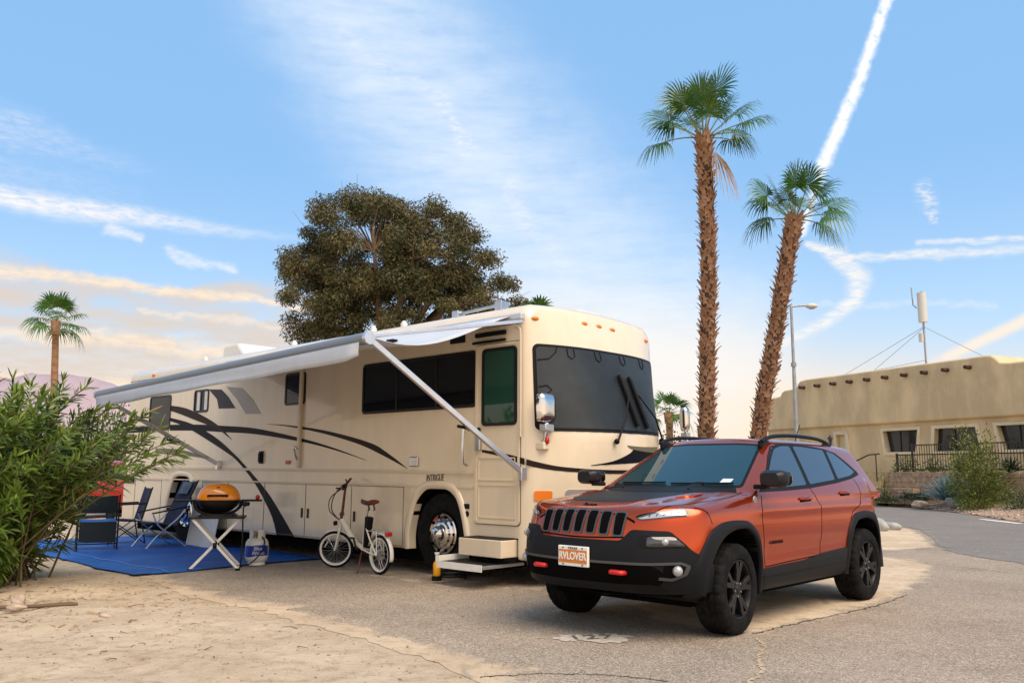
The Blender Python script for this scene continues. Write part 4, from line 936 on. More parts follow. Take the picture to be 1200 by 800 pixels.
# ------------------------------------------------------------------ the copper SUV: x = back from the front axle, -y = the side towards us
CAR = thing('parked_car', 'copper orange SUV with black cladding and matte black bonnet panel, parked nose to the motorhome', 'car', (1.204, 7.846, 0), 46.44)
def c_xf(a, z): return -.985 + .10 * (a / .6) ** 2 + .22 * np.clip((a - .5) / .4, 0, 2) ** 2 + np.where(z > .62, .085 * ((z - .62) / .35) ** 2, .13 * ((.62 - z) / .28) ** 2)
def c_low(x, y, z):
    a = np.abs(y)
    w = .905 - .038 * ((z - .78) / .42) ** 2 - .22 * np.clip(z - .99, 0, 1) - .07 * np.clip((x - 2.9) / .7, 0, 1.5) ** 2 - .04 * np.clip((-.3 - x) / .6, 0, 1.5) ** 2
    w = w - .012 * np.exp(-((z - .62) / .07) ** 2) * sst(x, .35, .6) * sst(x, 2.4, 2.1)
    w = w + .010 * np.exp(-((z - .985) / .04) ** 2) * sst(x, .1, .9)
    hood = 1.035 + .125 * np.clip((x + .85) / 1.25, -.2, 1.2) + .018 * sst(a, .52, .36) * sst(x, -.95, -.5) - .055 * np.clip((a - .5) / .4, 0, 2) ** 2 - .05 * np.clip((-.6 - x) / .35, 0, 2) ** 2
    belt = 1.105 + .048 * (x - .4)
    zt = hood + (belt - hood) * sst(x, .28, .62)
    zb = .31 + .075 * np.clip((-.45 - x) / .45, 0, 1) + .06 * np.clip((x - 3.0) / .6, 0, 1)
    xr = 3.63 - .17 * np.clip((z - .55) / .6, 0, 1.5) ** 1.4 - .40 * (a / .85) ** 3.4
    f = smax(a - w, z - zt, .055)
    f = smax(f, c_xf(a, z) - x, .06); f = smax(f, x - xr, .08)
    return smax(f, zb - z, .04)
def c_top(x, y, z):
    a = np.abs(y)
    z0 = np.maximum(z, 1.09)
    w = .868 - .50 * (z0 - 1.12) - .10 * (z0 - 1.12) ** 2 - .05 * np.clip((x - 2.1) / 1.2, 0, 1.4) ** 2 - .02 * np.clip((.9 - x), 0, 1)
    zr = 1.655 - np.where(x < 1.75, .05 * (x - 1.75) ** 2, .022 * (x - 1.75) ** 2) - .035 * (a / .6) ** 2
    xw = .30 + (z - 1.13) / .52 + .10 * (a / .7) ** 2
    xr = 3.30 + (1.58 - z) * .62 - .13 * (a / .7) ** 2
    f = smax(a - w, z - zr, .07); f = smax(f, xw - x, .05); f = smax(f, x - xr, .07)
    return smax(f, 1.03 - z, .04)
def car_f(x, y, z): return smin(c_low(x, y, z), c_top(x, y, z), .035)
SK = Skin(car_f, 0., .5, .8, (-.1, 0.)); SKW = Skin(car_f, 0., 1.9, .8, (-.1, 0.))
NT = 220; th = np.linspace(0, 2 * np.pi, NT, endpoint=False)
O, D = [], []
A0, B0 = np.array([-.25, 0, .74]), np.array([2.75, 0, .80])
for k in range(1, 56): O.append(np.tile(A0, (NT, 1))); e = math.pi / 2 * k / 56; D.append(np.stack([np.full(NT, -math.cos(e)), math.sin(e) * np.cos(th), math.sin(e) * np.sin(th)], 1))
for k in range(181): O.append(np.tile(A0 + (B0 - A0) * k / 180, (NT, 1))); D.append(np.stack([np.zeros(NT), np.cos(th), np.sin(th)], 1))
for k in range(1, 46): O.append(np.tile(B0, (NT, 1))); e = math.pi / 2 * (1 - k / 46); D.append(np.stack([np.full(NT, math.cos(e)), math.sin(e) * np.cos(th), math.sin(e) * np.sin(th)], 1))
Oc, Dc = np.vstack(O), np.vstack(D); Pc = hit(car_f, Oc, Dc, 2.)
nr = len(O); V = [tuple(p) for p in Pc]; F = [(i * NT + j, (i + 1) * NT + j, (i + 1) * NT + (j + 1) % NT, i * NT + (j + 1) % NT) for i in range(nr - 1) for j in range(NT)]
F += [tuple(range(NT)), tuple((nr - 1) * NT + j for j in range(NT - 1, -1, -1))]
m_ = MB(); m_.add(V, F); cb_ = m_.build('body', ['car_paint', 'black_void', 'grey_plastic'], CAR, 40)
ARCH_F = [(-.455, .10), (-.43, .52), (-.33, .70), (-.20, .795), (-.02, .845), (.20, .845), (.34, .74), (.405, .56), (.43, .10)]
ARCH_R = [(x + 2.72, z) for x, z in [(-.43, .10), (-.41, .55), (-.34, .73), (-.20, .83), (.06, .845), (.24, .80), (.35, .68), (.42, .50), (.44, .10)]]
cs = []
for ap in (ARCH_F, ARCH_R):
    for s_ in (-1, 1): cs.append(MB().prism(round_poly(ap, .1), s_ * .60, s_ * 1.2).build('cutter', ['black_void', 'black_void'], CAR, 0))
cut(cb_, cs)
for p in cb_.data.polygons:
    c = p.center; 
    if c.z < .9 and abs(c.y) < .86 and abs(p.normal.x) + abs(p.normal.z) > .3 and (abs(c.x) < .47 or abs(c.x - 2.72) < .47) and abs(c.y) > .58 and c.z < .86: p.material_index = 1
    if p.normal.z < -.3 and c.z < .5 or c.z < .37: p.material_index = 1
    elif c.x > 3.12 and c.z < .66: p.material_index = 2
cb_.data.polygons.foreach_set('use_smooth', [True] * len(cb_.data.polygons)); cb_.data.set_sharp_from_angle(angle=R(38))
def cpart(name, poly, mode, m, h=.004, sp=.04, parent=CAR, dome=0., depth=.012, r=0., sm=50):
    k = SK
    if mode == 'screen': k, mode = SKW, 'front'
    return k.patch(MB(), round_poly(poly, r) if r else poly, mode, h, sp, depth, dome).build(name, m, parent, sm)
mir = lambda P: [(-p[0], p[1]) for p in P]
# cladding: front bumper wrapped round the nose (bearing in degrees/100, height)
BT = [(-.715, .60), (-.60, .70), (-.50, .850), (-.32, .858), (-.265, .772)]
bump = [(-.745, .375), (-.735, .585)] + BT + mir(BT)[::-1] + [(.735, .585), (.745, .375)]
BU = cpart('bumper', round_poly(bump, .02), 'nose', 'grey_plastic', .012, .022)
cpart('air_intake', round_poly([(-.46, .445), (-.46, .55), (-.40, .595), (.40, .595), (.46, .55), (.46, .445)], .03), 'nose', 'black_void', .015, .03, BU)
for s_ in (1, -1):
    q = mir if s_ < 0 else (lambda P: P)
    b_ = SK.strip(MB(), q([(.0, .605), (.40, .605), (.54, .612), (.575, .59), (.56, .53), (.50, .49), (.44, .50)]), 'nose', .018, .024, 60, .0); b_.build('trim_strip', 'satin_grey', BU, 0)
    fl = cpart('lamp_recess', q(round_poly([(.46, .505), (.46, .59), (.55, .595), (.56, .53), (.51, .50)], .02)), 'nose', 'black_void', .0145, .02, BU)
    V1 = SK.project(np.array([[s_ * .525, .555]]), 'nose'); N1 = normals(car_f, V1)[0]
    c = Vector(V1[0]) + Vector(N1) * .012; MB().ball(c, .042, 16, 10).build('fog_lamp', 'lamp_glass', BU)
    # square headlamp set in the bumper
    cpart('lamp_recess', q(round_poly([(.355, .72), (.355, .815), (.52, .82), (.585, .725)], .025)), 'nose', 'black_plastic', .0135, .02, BU)
    HLm = cpart('headlight', q(round_poly([(.385, .732), (.39, .806), (.515, .809), (.568, .734)], .022)), 'nose', 'lamp_dark', .018, .016, BU, .012)
    V1 = SK.project(np.array([[s_ * .47, .770]]), 'nose'); MB().ball(Vector(V1[0]) + Vector(normals(car_f, V1)[0]) * .014, (.03, .034, .03), 14, 8).build('headlight_lens', 'lamp_glass', BU)
    # slim upper lamp
    DRL = [(.335, .945), (.43, .995), (.56, 1.022), (.625, 1.018), (.640, .985), (.60, .962), (.48, .948), (.36, .930)]
    UL = cpart('running_light', q(round_poly(DRL, .012)), 'nose', 'lamp_dark', .006, .014)
    cpart('lamp_lens', q(round_poly([(.352, .944), (.44, .984), (.545, 1.008), (.585, 1.004), (.585, .975), (.48, .957), (.37, .938)], .01)), 'nose', 'lamp_glass', .010, .014, UL)
    cpart('amber_lens', q([(.60, .972), (.59, 1.004), (.622, 1.006), (.63, .985)]), 'nose', 'amber', .009, .012, UL)
    for k in range(6): SK.strip(MB(), q([(.37 + .035 * k, .950 + .006 * k), (.378 + .035 * k, .966 + .007 * k)]), 'nose', .005, .0115, 4).build('lamp_element', 'lamp_dark', UL, 0)
    for dz in (0,):
        V1 = SK.project(np.array([[s_ * .255, .535]]), 'nose')[0]
        h = MB(); h.tube(smooth_path([(V1[0] + .02, V1[1] - .055, .53), (V1[0] - .045, V1[1] - .05, .532), (V1[0] - .06, V1[1], .535), (V1[0] - .045, V1[1] + .05, .532), (V1[0] + .02, V1[1] + .055, .53)], 16), .019, 8).build('tow_hook', 'red_hook', BU)
skid = cpart('skid_plate', round_poly([(-.50, .395), (-.42, .45), (.42, .45), (.50, .395)], .02), 'nose', 'black_plastic', .022, .03, BU)
# seven grille slots with grey surrounds, on the painted nose
for k in range(7):
    y_ = (k - 3) * .125
    w0, w1 = .036, .040
    sl_ = [(y_ - w0 + .004, .825), (y_ - w1, .99), (y_ + w1, .99), (y_ + w0 - .004, .825)]
    g_ = [(y_ - w0 - .012, .812), (y_ - w1 - .014, 1.004), (y_ + w1 + .014, 1.004), (y_ + w0 + .012, .812)]
    dz = .010 * (k - 3) ** 2 / 9
    f_ = cpart('grille_slot', round_poly([(p[0], p[1] - dz) for p in g_], .02), 'front', 'satin_grey', .007, .018); cpart('opening', round_poly([(p[0], p[1] - dz) for p in sl_], .018), 'front', 'black_void', .0095, .018, f_)
SK.strip(MB(), smooth_path([(-.50, .79), (-.49, .80), (0, .785), (.49, .80), (.50, .79)], 20), 'front', .012, .002, 30).build('bumper_gap', 'black_void', CAR, 0)
# name on the nose
V1 = SK.project(np.array([[0.0, 1.022]]), 'front')[0]
text('nose_badge', 'Jeep', .085, 'black_plastic', CAR, frame((float(SK.project(np.array([[-.78, 0.]]), 'top')[0][0]), 0., float(SK.project(np.array([[-.80, 0.]]), 'top')[0][2]) + .006), (0, -1, 0), (.85, 0, .5)), .012)
# licence plate
PX = float(SK.project(np.array([[0., .63]]), 'front')[0][0]) - .03
PL = MB().box((PX - .006, -.155, .552), (PX + .02, .155, .712)).build('licence_plate', 'plate_white', CAR, 0, .006)
MB().box((PX - .0085, -.146, .578), (PX - .004, .146, .682)).build('plate_field', 'plate_orange', PL, 0)
text('plate_number', 'RVLOVER', .083, 'plate_white', PL, frame((PX - .0105, 0, .631), (0, -1, 0), (0, 0, 1)), .003, sx=.80, offs=.002)
text('plate_state', '★ TEXAS ★' if False else 'TEXAS', .028, 'ink', PL, frame((PX - .0085, 0, .695), (0, -1, 0), (0, 0, 1)), .003, sx=1.2)
for y_, z_ in ((-.1, .697), (.1, .697), (-.1, .566), (.1, .566)): MB().ball((PX - .007, y_, z_), .007, 8, 5).build('plate_bolt', 'ink', PL)
# bonnet: shut lines, matte panel, vents
HOOD = [(-.70, -.33), (-.62, -.42), (.16, -.50), (.27, -.44), (.30, 0), (.27, .44), (.16, .50), (-.62, .42), (-.70, .33), (-.73, 0)]
HOOD = [(-.66, -.30), (-.50, -.40), (.12, -.47), (.22, -.40), (.23, 0), (.22, .40), (.12, .47), (-.50, .40), (-.66, .30), (-.69, 0)]
cpart('bonnet_panel', round_poly(HOOD, .06), 'top', 'decal_black', .0016, .05, depth=.004)
for s_ in (1, -1):
    SK.strip(MB(), smooth_path([(-.84, s_ * .50), (-.70, s_ * .66), (-.3, s_ * .765), (.2, s_ * .79), (.42, s_ * .74)], 30), 'top', .007, .0012, 50).build('shut_line', 'black_void', CAR, 0)
    cpart('bonnet_vent', round_poly([(-.28, s_ * .50), (-.10, s_ * .54), (.06, s_ * .56), (.02, s_ * .60), (-.14, s_ * .60)], .02), 'top', 'car_paint', .010, .03, dome=.008)
    for k, (x_, w_) in enumerate(((.12, 1),)): MB().ball((.17, s_ * .36, float(SK.project(np.array([[.17, s_ * .36]]), 'top')[0][2]) + .006), (.02, .014, .010), 8, 5).build('washer_jet', 'black_plastic', CAR)
SK.strip(MB(), smooth_path([(-.855, -.50), (-.88, 0), (-.855, .50)], 20), 'top', .008, .001, 40).build('shut_line', 'black_void', CAR, 0)
# glass
def on_ws(y, f): return y
WSH = [(-.70, 1.155), (-.52, 1.575), (.52, 1.575), (.70, 1.155), (.40, 1.135), (-.40, 1.135)]
WSg = cpart('windshield', round_poly([(-.715, 1.175), (-.545, 1.575), (-.3, 1.592), (.3, 1.592), (.545, 1.575), (.715, 1.175), (.45, 1.165), (0, 1.16), (-.45, 1.165)], .03), 'screen', 'black_plastic', .0022, .04)
cpart('glass', round_poly([(-.685, 1.19), (-.525, 1.558), (-.3, 1.572), (.3, 1.572), (.525, 1.558), (.685, 1.19), (.45, 1.185), (0, 1.18), (-.45, 1.185)], .03), 'screen', 'screen_glass', .004, .035, WSg, depth=.004)
cpart('sticker', [(-.575, 1.215), (-.575, 1.245), (-.48, 1.245), (-.48, 1.213)], 'screen', 'sticker', .006, .03, WSg, depth=.003)
cpart('cowl', [(-.70, 1.14), (-.66, 1.172), (0, 1.160), (.66, 1.172), (.70, 1.14), (0, 1.13)], 'screen', 'black_plastic', .004, .04)
for y0, y1 in ((-.62, -.02), (.05, .58)):
    A_ = SKW.project(np.array([[y0, 1.20], [(y0 + y1) / 2, 1.195], [y1, 1.192]]), 'front'); MB().tube([Vector(p) + Vector((-.012, 0, .012)) for p in A_], .008, 6).build('wiper', 'black_plastic', CAR)
WIN_B = [(.62, 1.150), (1.0, 1.158), (1.55, 1.175), (2.27, 1.222), (2.72, 1.262), (2.98, 1.30)]
for md in ('left', 'right'):
    fr_ = [(.53, 1.138), (.83, 1.315), (1.06, 1.468), (1.22, 1.558), (1.45, 1.588), (1.75, 1.590), (2.1, 1.578), (2.42, 1.555), (2.66, 1.515), (2.84, 1.42), (3.0, 1.315), (3.0, 1.285), (2.72, 1.245), (2.27, 1.205), (1.55, 1.158), (1.0, 1.142)]
    gl = cpart('side_glass', round_poly(fr_, .02), md, 'black_plastic', .003, .04)
    for poly in ([(.63, 1.165), (.90, 1.325), (1.10, 1.452), (1.25, 1.532), (1.42, 1.560), (1.61, 1.565), (1.52, 1.190), (1.0, 1.172)], [(1.60, 1.194), (1.685, 1.566), (1.9, 1.562), (2.36, 1.540), (2.24, 1.236)], [(2.325, 1.243), (2.43, 1.532), (2.60, 1.502), (2.74, 1.42), (2.90, 1.315), (2.72, 1.277)]):
        cpart('pane', round_poly(poly, .03), md, 'car_glass', .0055, .035, gl, depth=.003)
# doors: shut lines, handles
for md, sg in (('left', -1), ('right', 1)):
    sm_ = MB()
    for path in ([(.52, .50), (.49, .75), (.485, .95), (.53, 1.11)], [(1.63, .53), (1.665, .80), (1.68, .97), (1.60, 1.08), (1.555, 1.165)], [(2.36, .83), (2.45, .92), (2.62, .98), (2.74, 1.10), (2.76, 1.24)], [(.52, .50), (1.0, .515), (1.63, .53), (2.15, .545)]):
        SK.strip(sm_, smooth_path(path, 24), md, .008, .0012, 40)
    sm_.build('shut_line', 'black_void', CAR, 0)
    SK.strip(MB(), smooth_path([(-.36, .90), (-.42, 1.0), (-.50, 1.03)], 10), md, .006, .0012, 16).build('shut_line', 'black_void', CAR, 0)
    for x_, z_ in ((1.37, 1.055), (2.30, 1.095)):
        cpart('handle_recess', round_poly([(x_ - .13, z_ - .022), (x_ - .10, z_ + .026), (x_ + .10, z_ + .030), (x_ + .13, z_ - .015)], .02), md, 'black_void', .0016, .02, depth=.003)
        V1 = SK.project(np.array([[x_ - .13, z_ + .010], [x_ - .06, z_ + .016], [x_ + .06, z_ + .018], [x_ + .13, z_ + .014]]), md)
        MB().tube([Vector(p) + Vector((0, sg * o_, 0)) for p, o_ in zip(V1, (.006, .032, .032, .006))], [.012, .017, .017, .012], 8).build('door_handle', 'car_paint', CAR)
    # sill cladding and fender flares
    cpart('sill_cladding', round_poly([(.465, .485), (.8, .495), (1.3, .505), (1.7, .545), (2.25, .565), (2.27, .30), (.46, .30)], .015), md, 'grey_plastic', .012, .035, dome=.012)
    SK.strip(MB(), [(.47, .415), (2.26, .432)], md, .012, .024, 30).build('sill_step', 'black_plastic', CAR, 0)
    for inn, out in ((ARCH_F, [(-.63, .10), (-.60, .60), (-.42, .835), (-.22, .905), (.0, .918), (.24, .905), (.395, .79), (.465, .55), (.48, .10)]), (ARCH_R, [(2.72 + x, z) for x, z in [(-.50, .10), (-.475, .56), (-.40, .78), (-.24, .90), (.05, .918), (.28, .89), (.42, .75), (.52, .52), (.56, .10)]])):
        zl = .30 if inn is ARCH_R else .29
        I_ = resample([(x, z) for x, z in round_poly(inn, .07) if z > .1], 60); U_ = resample([(x, z) for x, z in round_poly(out, .08) if z > .1], 60)
        I_[:, 1] = np.maximum(I_[:, 1], zl); U_[:, 1] = np.maximum(U_[:, 1], zl)
        if inn is ARCH_F: U_[:, 0] = np.maximum(U_[:, 0], -.60)
        rows = []
        for k in range(60):
            row = []; pts = np.array([I_[k] * (1 - t) + U_[k] * t for t in (0, 0, .12, .4, .7, .93, 1, 1)]); 
            base = SK.project(np.clip(pts, (-.97, zl + .02), (3.5, 2)), md)[:, 1]
            yb = np.abs(base).max()
            off = [-.10, .016, .024, .026, .022, .016, .008, -.02]
            for j in range(8):
                yy = max(abs(base[j]), .86 if inn is ARCH_R or pts[j, 0] > -.3 else abs(base[j])) + off[j] if j else .80
                row.append((pts[j, 0], sg * yy, pts[j, 1]))
            rows.append(row)
        MB().grid(rows).build('fender_flare', 'grey_plastic', CAR, 45)
# badges
V1 = SK.project(np.array([[.72, .700]]), 'left')[0]; text('door_badge', 'CHEROKEE', .040, 'black_plastic', CAR, frame((.72, float(V1[1]) - .003, .700), (1, 0, .0), (0, 0, 1)), .004, sx=1.3)
V1 = SK.project(np.array([[.40, 1.075]]), 'left')[0]; MB().lathe([(0, -.005), (.028, -.005), (.034, .002)], 18, 'Y', tuple(V1)).build('round_badge', 'galv', CAR)
# mirrors
for sg in (-1, 1):
    c = Vector((.50, sg * 1.02, 1.255)); rows = []
    for k in range(9):
        u = k / 8; x_ = -.10 + .23 * u; s_ = math.sin(math.pi * min(.92, .16 + u * .8)) ** .6
        rows.append([c + Vector((x_ + .12 * (-sg * p[0] * -sg) * 0, p[0] * s_, p[1] * s_ * (1 - .12 * u))) for p in [(q[0], q[1]) for q in rrect(-.125, -.078, .125, .078, .055)]])
    mr = MB().grid(rows, True); mr.add(rows[0], [tuple(range(len(rows[0])))]); mr.add(rows[-1], [tuple(range(len(rows[-1])))])
    h = mr.build('mirror', 'black_metal', CAR, 50); MB().box((.44, sg * .84, 1.165), (.54, sg * .96, 1.205)).build('mirror_stalk', 'black_plastic', h, 0, .012)
    MB().prism([(p[0] + c.y, p[1] + c.z) for p in rrect(-.10, -.06, .10, .06, .045)], .632, .628, 'yz').build('mirror_glass', 'chrome', h, 0)
# roof rails, aerial, rear lamps
for sg in (-1, 1):
    P3 = [(1.14, sg * .575, 1.60), (1.26, sg * .575, 1.640), (1.45, sg * .58, 1.664), (1.8, sg * .585, 1.676), (2.3, sg * .575, 1.666), (2.60, sg * .56, 1.635), (2.74, sg * .55, 1.59)]
    MB().tube(smooth_path(P3, 30), .024, 8, flat=.8).build('roof_rail', 'grey_plastic', CAR)
    for x_ in (1.22, 2.64): MB().box((x_ - .09, sg * .56 - .02, 1.54), (x_ + .09, sg * .56 + .022, 1.615)).build('rail_foot', 'grey_plastic', CAR, 0, .015)
    cpart('tail_light', round_poly([(3.20, .97), (3.20, 1.06), (3.5, 1.09), (3.5, .98)], .02), 'left' if sg < 0 else 'right', 'red_lens', .006, .03)
MB().tube([(2.95, -.05, 1.62), (3.12, -.05, 1.86)], .006, 5).build('aerial', 'black_plastic', CAR)
cpart('rear_glass', round_poly([(-.55, 1.28), (-.48, 1.52), (.48, 1.52), (.55, 1.28)], .04), 'rear', 'car_glass', .004, .05)
cpart('rear_bumper', round_poly([(-.80, .42), (-.80, .68), (.80, .68), (.80, .42)], .03), 'rear', 'grey_plastic', .01, .06)
MB().box((-.4, -.7, .24), (3.1, .7, .4)).build('underbody', 'black_void', CAR, 0)
# wheels
def suv_wheel():
    rt, hw = .365, .122; prof = [(.232, -hw + .02), (.245, -hw - .004), (.275, -hw - .010), (.315, -hw - .008), (.34, -hw - .0), (.356, -hw + .012), (.365, -hw + .030)]
    n = 168; rows = []
    for k in range(n):
        a = 2 * math.pi * k / n; row = []
        g = 0 if (k % 6) < 4 else .009
        for j, (r_, y_) in enumerate(prof): row.append((r_ - (g if j >= 5 else g * .35 if j == 4 else 0), y_))
        yy = [-.075, -.07, -.045, -.04, -.015, -.01, .01, .015, .04, .045, .07, .075]
        for j, y_ in enumerate(yy):
            kk = (k + (4 if (j // 2) % 2 else 0) + int(y_ * 90)) % 6; gg = .009 if kk >= 4 else 0
            if j % 4 in (1, 2): gg = max(gg, .009) if j in (1, 2, 5, 6, 9, 10) and j % 4 == 1 else gg
            row.append((rt - gg, y_))
        for j, (r_, y_) in enumerate(prof[::-1]): row.append((r_ - (g if j <= 1 else 0), -y_))
        rows.append([(r_ * math.cos(a), y_, r_ * math.sin(a)) for r_, y_ in row])
    rows.append(rows[0]); ty = MB().grid(rows).build('wheel', 'tyre', None, 35)
    rm = MB(); rm.lathe([(.236, -.112), (.238, -.118), (.226, -.118), (.215, -.095), (.205, -.04), (.200, .09), (.236, .11)], 56, 'Y')
    for k in range(5):
        a0 = 2 * math.pi * k / 5 + math.pi / 2
        for da in (-.20, .20):
            ca, sa = math.cos(a0), math.sin(a0); cb, sb = math.cos(a0 + da), math.sin(a0 + da)
            p0 = Vector((.045 * ca, -.088, .045 * sa)); p1 = Vector((.125 * math.cos(a0 + da * .55), -.098, .125 * math.sin(a0 + da * .55))); p2 = Vector((.222 * cb, -.104, .222 * sb))
            rm.bar(p0, p1, .048, .030, (0, 1, 0)); rm.bar(p1 - (p1 - p0) * .06, p2, .042, .028, (0, 1, 0))
    rm.lathe([(0, -.118), (.028, -.117), (.034, -.108), (.072, -.100), (.078, -.07), (.0, -.06)], 24, 'Y')
    rm = rm.build('rim', 'black_metal', ty, 30, .004)
    for k in range(5): a = 2 * math.pi * (k + .5) / 5 + math.pi / 2; MB().lathe([(0, -.114), (.009, -.112), (.010, -.09)], 8, 'Y', (.055 * math.cos(a), 0, .055 * math.sin(a))).build('lug_nut', 'steel', ty)
    MB().lathe([(0, .02), (.17, .02), (.175, .05), (0, .06)], 32, 'Y').build('brake_disc', 'black_void', ty); MB().lathe([(0, .085), (.20, .085), (.20, .09), (0, .09)], 32, 'Y').build('back_plate', 'black_void', ty)
    return ty
w0 = suv_wheel()
for i, (x_, y_, rz) in enumerate(((0, -.798, 4), (2.72, -.798, 0), (0, .798, 184), (2.72, .798, 180))):
    w_ = w0 if i == 0 else copy_tree(w0); w_.parent = CAR; w_.location = (x_, y_, .362); w_.rotation_euler = (0, R(23 * i + 8), R(rz)) if False else (0, R(23 * i + 8), 0)
    w_.rotation_mode = 'ZYX' if False else 'XYZ'
    w_.rotation_euler = (0, R(23 * i + 8), R(rz))
# ------------------------------------------------------------------ things on the pitch; rvp = a point given back along / out from the motorhome
RVD, RVN = Vector((math.cos(R(136.68)), math.sin(R(136.68)), 0)), Vector((.68607, .72753, 0))
def rvp(s, out, z=0.): p = Vector((.156, 9.92, z)) + RVD * s - RVN * out; return tuple(p)
# blue ground mat, slightly rumpled
rows = []
for i in range(90):
    s_ = 4.22 + (10.3 - 4.22) * i / 89; row = []
    for k in range(46):
        o_ = -.25 + 2.90 * k / 45; e = .02 * math.sin(s_ * 5.1) + .012 * math.sin(s_ * 11)
        p = rvp(s_ + .05 * math.sin(o_ * 2.2) - .10 * (k / 45) , o_ + e * (k / 45))
        row.append((p[0], p[1], .010 + .016 * float(vnoise(np.array([s_ + 20]), np.array([o_ + 7]), 2.4, 9)[0]) + .01 * float(vnoise(np.array([s_ + 20]), np.array([o_ + 7]), 8., 8)[0]) + max(0, height(p[0], p[1]))))
    rows.append(row)
gm = MB().grid(rows).build('ground_mat', 'mat_blue', None, 60); tag(gm, 'bright blue ground mat spread under the awning', 'mat')
so_ = gm.modifiers.new('thickness', 'SOLIDIFY'); so_.thickness = .004
MB().tube([Vector(rows[i][38]) + Vector((0, 0, .006)) for i in range(0, 62)], .008, 5, flat=.5).build('edge_line', 'mat_line', gm)

# ---- white step-through electric bicycle
BK = thing('electric_bicycle', 'cream step-through folding electric bicycle with brown saddle standing by the motorhome', 'bicycle', (-1.665, 11.14, 0), 132.5)
def bike_wheel(M, name='wheel', motor=False):
    t = MB().lathe([(.222 + .024 * math.cos(a), .022 * math.sin(a)) for a in [2 * math.pi * k / 10 for k in range(10)]], 44, 'Y', closed=True).build(name, 'rubber', BK, 60); t.matrix_local = M
    MB().lathe([(.205, -.014), (.213, -.0235), (.199, -.0235), (.190, -.014), (.186, 0), (.190, .014), (.199, .0235), (.213, .0235), (.205, .014)], 44, 'Y').build('rim', 'white_paint', t, 60)
    sp = MB(); r0 = .055 if motor else .02
    for k in range(24):
        a = 2 * math.pi * k / 24; b = a + (.35 if k % 2 else -.35); y = .022 if k % 4 < 2 else -.022
        sp.tube([(r0 * math.cos(b), y, r0 * math.sin(b)), (.19 * math.cos(a), 0, .19 * math.sin(a))], .0022, 4, cap=False)
    sp.build('spokes', 'steel', t, 0)
    MB().lathe([(0, -.045), (r0 * .6, -.04), (r0 * 1.15, -.03), (r0 * 1.15, .03), (r0 * .6, .04), (0, .045)], 20, 'Y').build('hub', 'steel', t)
    MB().bar((.10, -.026, .11), (.15, -.026, .04), .012, .028, (0, 1, 0)).build('reflector', 'white_paint', t, 0)
    return t
bike_wheel(Matrix.Translation((0, 0, .246)), motor=True)
ST_ = Matrix.Translation((.955, 0, 0)) @ Matrix.Rotation(R(47), 4, 'Z') @ Matrix.Rotation(R(-12), 4, 'Y') @ Matrix.Translation((-.955, 0, 0))
ST_ = Matrix.Translation((.935, 0, .60)) @ Matrix.Rotation(R(47), 4, Vector((-.26, 0, 1)).normalized()) @ Matrix.Translation((-.935, 0, -.60))
bike_wheel(ST_ @ Matrix.Translation((1.055, 0, .246)) @ Matrix.Rotation(R(5), 4, 'X'))
FK = MB()
for y in (-.052, .052): FK.tube([(1.055, y, .246), (.985, y, .46), (.965, y * .9, .53)], [.011, .016, .017], 8)
FK.tube([(.966, -.05, .53), (.966, .05, .53)], .018, 8); FK.tube([(.965, 0, .53), (.935, 0, .66)], .020, 10)
fk = FK.build('fork', 'cream_paint', BK); fk.matrix_local = ST_
stm = MB().tube([(.935, 0, .66), (.925, 0, .71), (.86, 0, 1.02), (.85, 0, 1.06)], [.026, .020, .017, .018], 10).box((.90, -.03, .70), (.95, .03, .74)).build('stem', 'leather', fk)
hb = MB().tube(smooth_path([(.90, -.29, 1.13), (.86, -.16, 1.10), (.845, 0, 1.06), (.86, .16, 1.10), (.90, .29, 1.13)], 20), .011, 8).build('handlebar', 'black_metal', fk)
for sg in (-1, 1):
    MB().tube([(.895 - .06, sg * .305, 1.135), (.86, sg * .18, 1.105)], .017, 8).build('grip', 'leather', fk)
    MB().tube([(.875, sg * .17, 1.10), (.91, sg * .24, 1.085)], .007, 6).build('brake_lever', 'black_metal', fk)
MB().box((.84, -.05, 1.05), (.89, .05, 1.12)).build('display', 'black_plastic', fk, 0, .01)
MB().tube(smooth_path([(.86, -.06, 1.09), (1.02, -.10, .98), (1.08, -.07, .80), (1.02, -.04, .68), (.95, -.03, .62)], 24), .008, 6).tube(smooth_path([(.86, .06, 1.09), (1.05, .05, .96), (1.09, .0, .78), (1.0, -.02, .66)], 24), .007, 6).build('cable', 'cable', fk)
MB().box((1.0, -.03, .575), (1.05, .03, .63)).build('headlight', 'black_plastic', fk, 0, .01)
def fender(c, a0, a1, m, par):
    rows = [[(c[0] + r_ * math.cos(a), y, c[1] + r_ * math.sin(a)) for y, r_ in ((-.030, .262), (-.018, .272), (.018, .272), (.030, .262))] for a in np.linspace(R(a0), R(a1), 22)]
    o = MB().grid(rows).build('mudguard', m, par, 60); q = o.modifiers.new('t', 'SOLIDIFY'); q.thickness = .003
fender((1.055, .246), 62, 175, 'white_paint', fk); fender((0, .246), 20, 195, 'white_paint', BK)
fr = MB(); fr.tube([(.925, 0, .70), (.95, 0, .585)], .027, 10); fr.tube([(.935, 0, .645), (.72, 0, .46), (.56, 0, .35), (.47, 0, .325)], [.034, .036, .034, .03], 12)
fr.tube([(.47, 0, .325), (.40, 0, .30)], .034, 12); fr.tube([(.40, 0, .29), (.33, 0, .70)], .022, 10)
for y in (-.062, .062): fr.tube([(.40, y * .4, .295), (.16, y, .262), (0, y, .246)], .012, 8); fr.tube([(.345, y * .3, .62), (.16, y, .44), (.0, y, .246)], .010, 8)
fr.build('frame', 'cream_paint', BK)
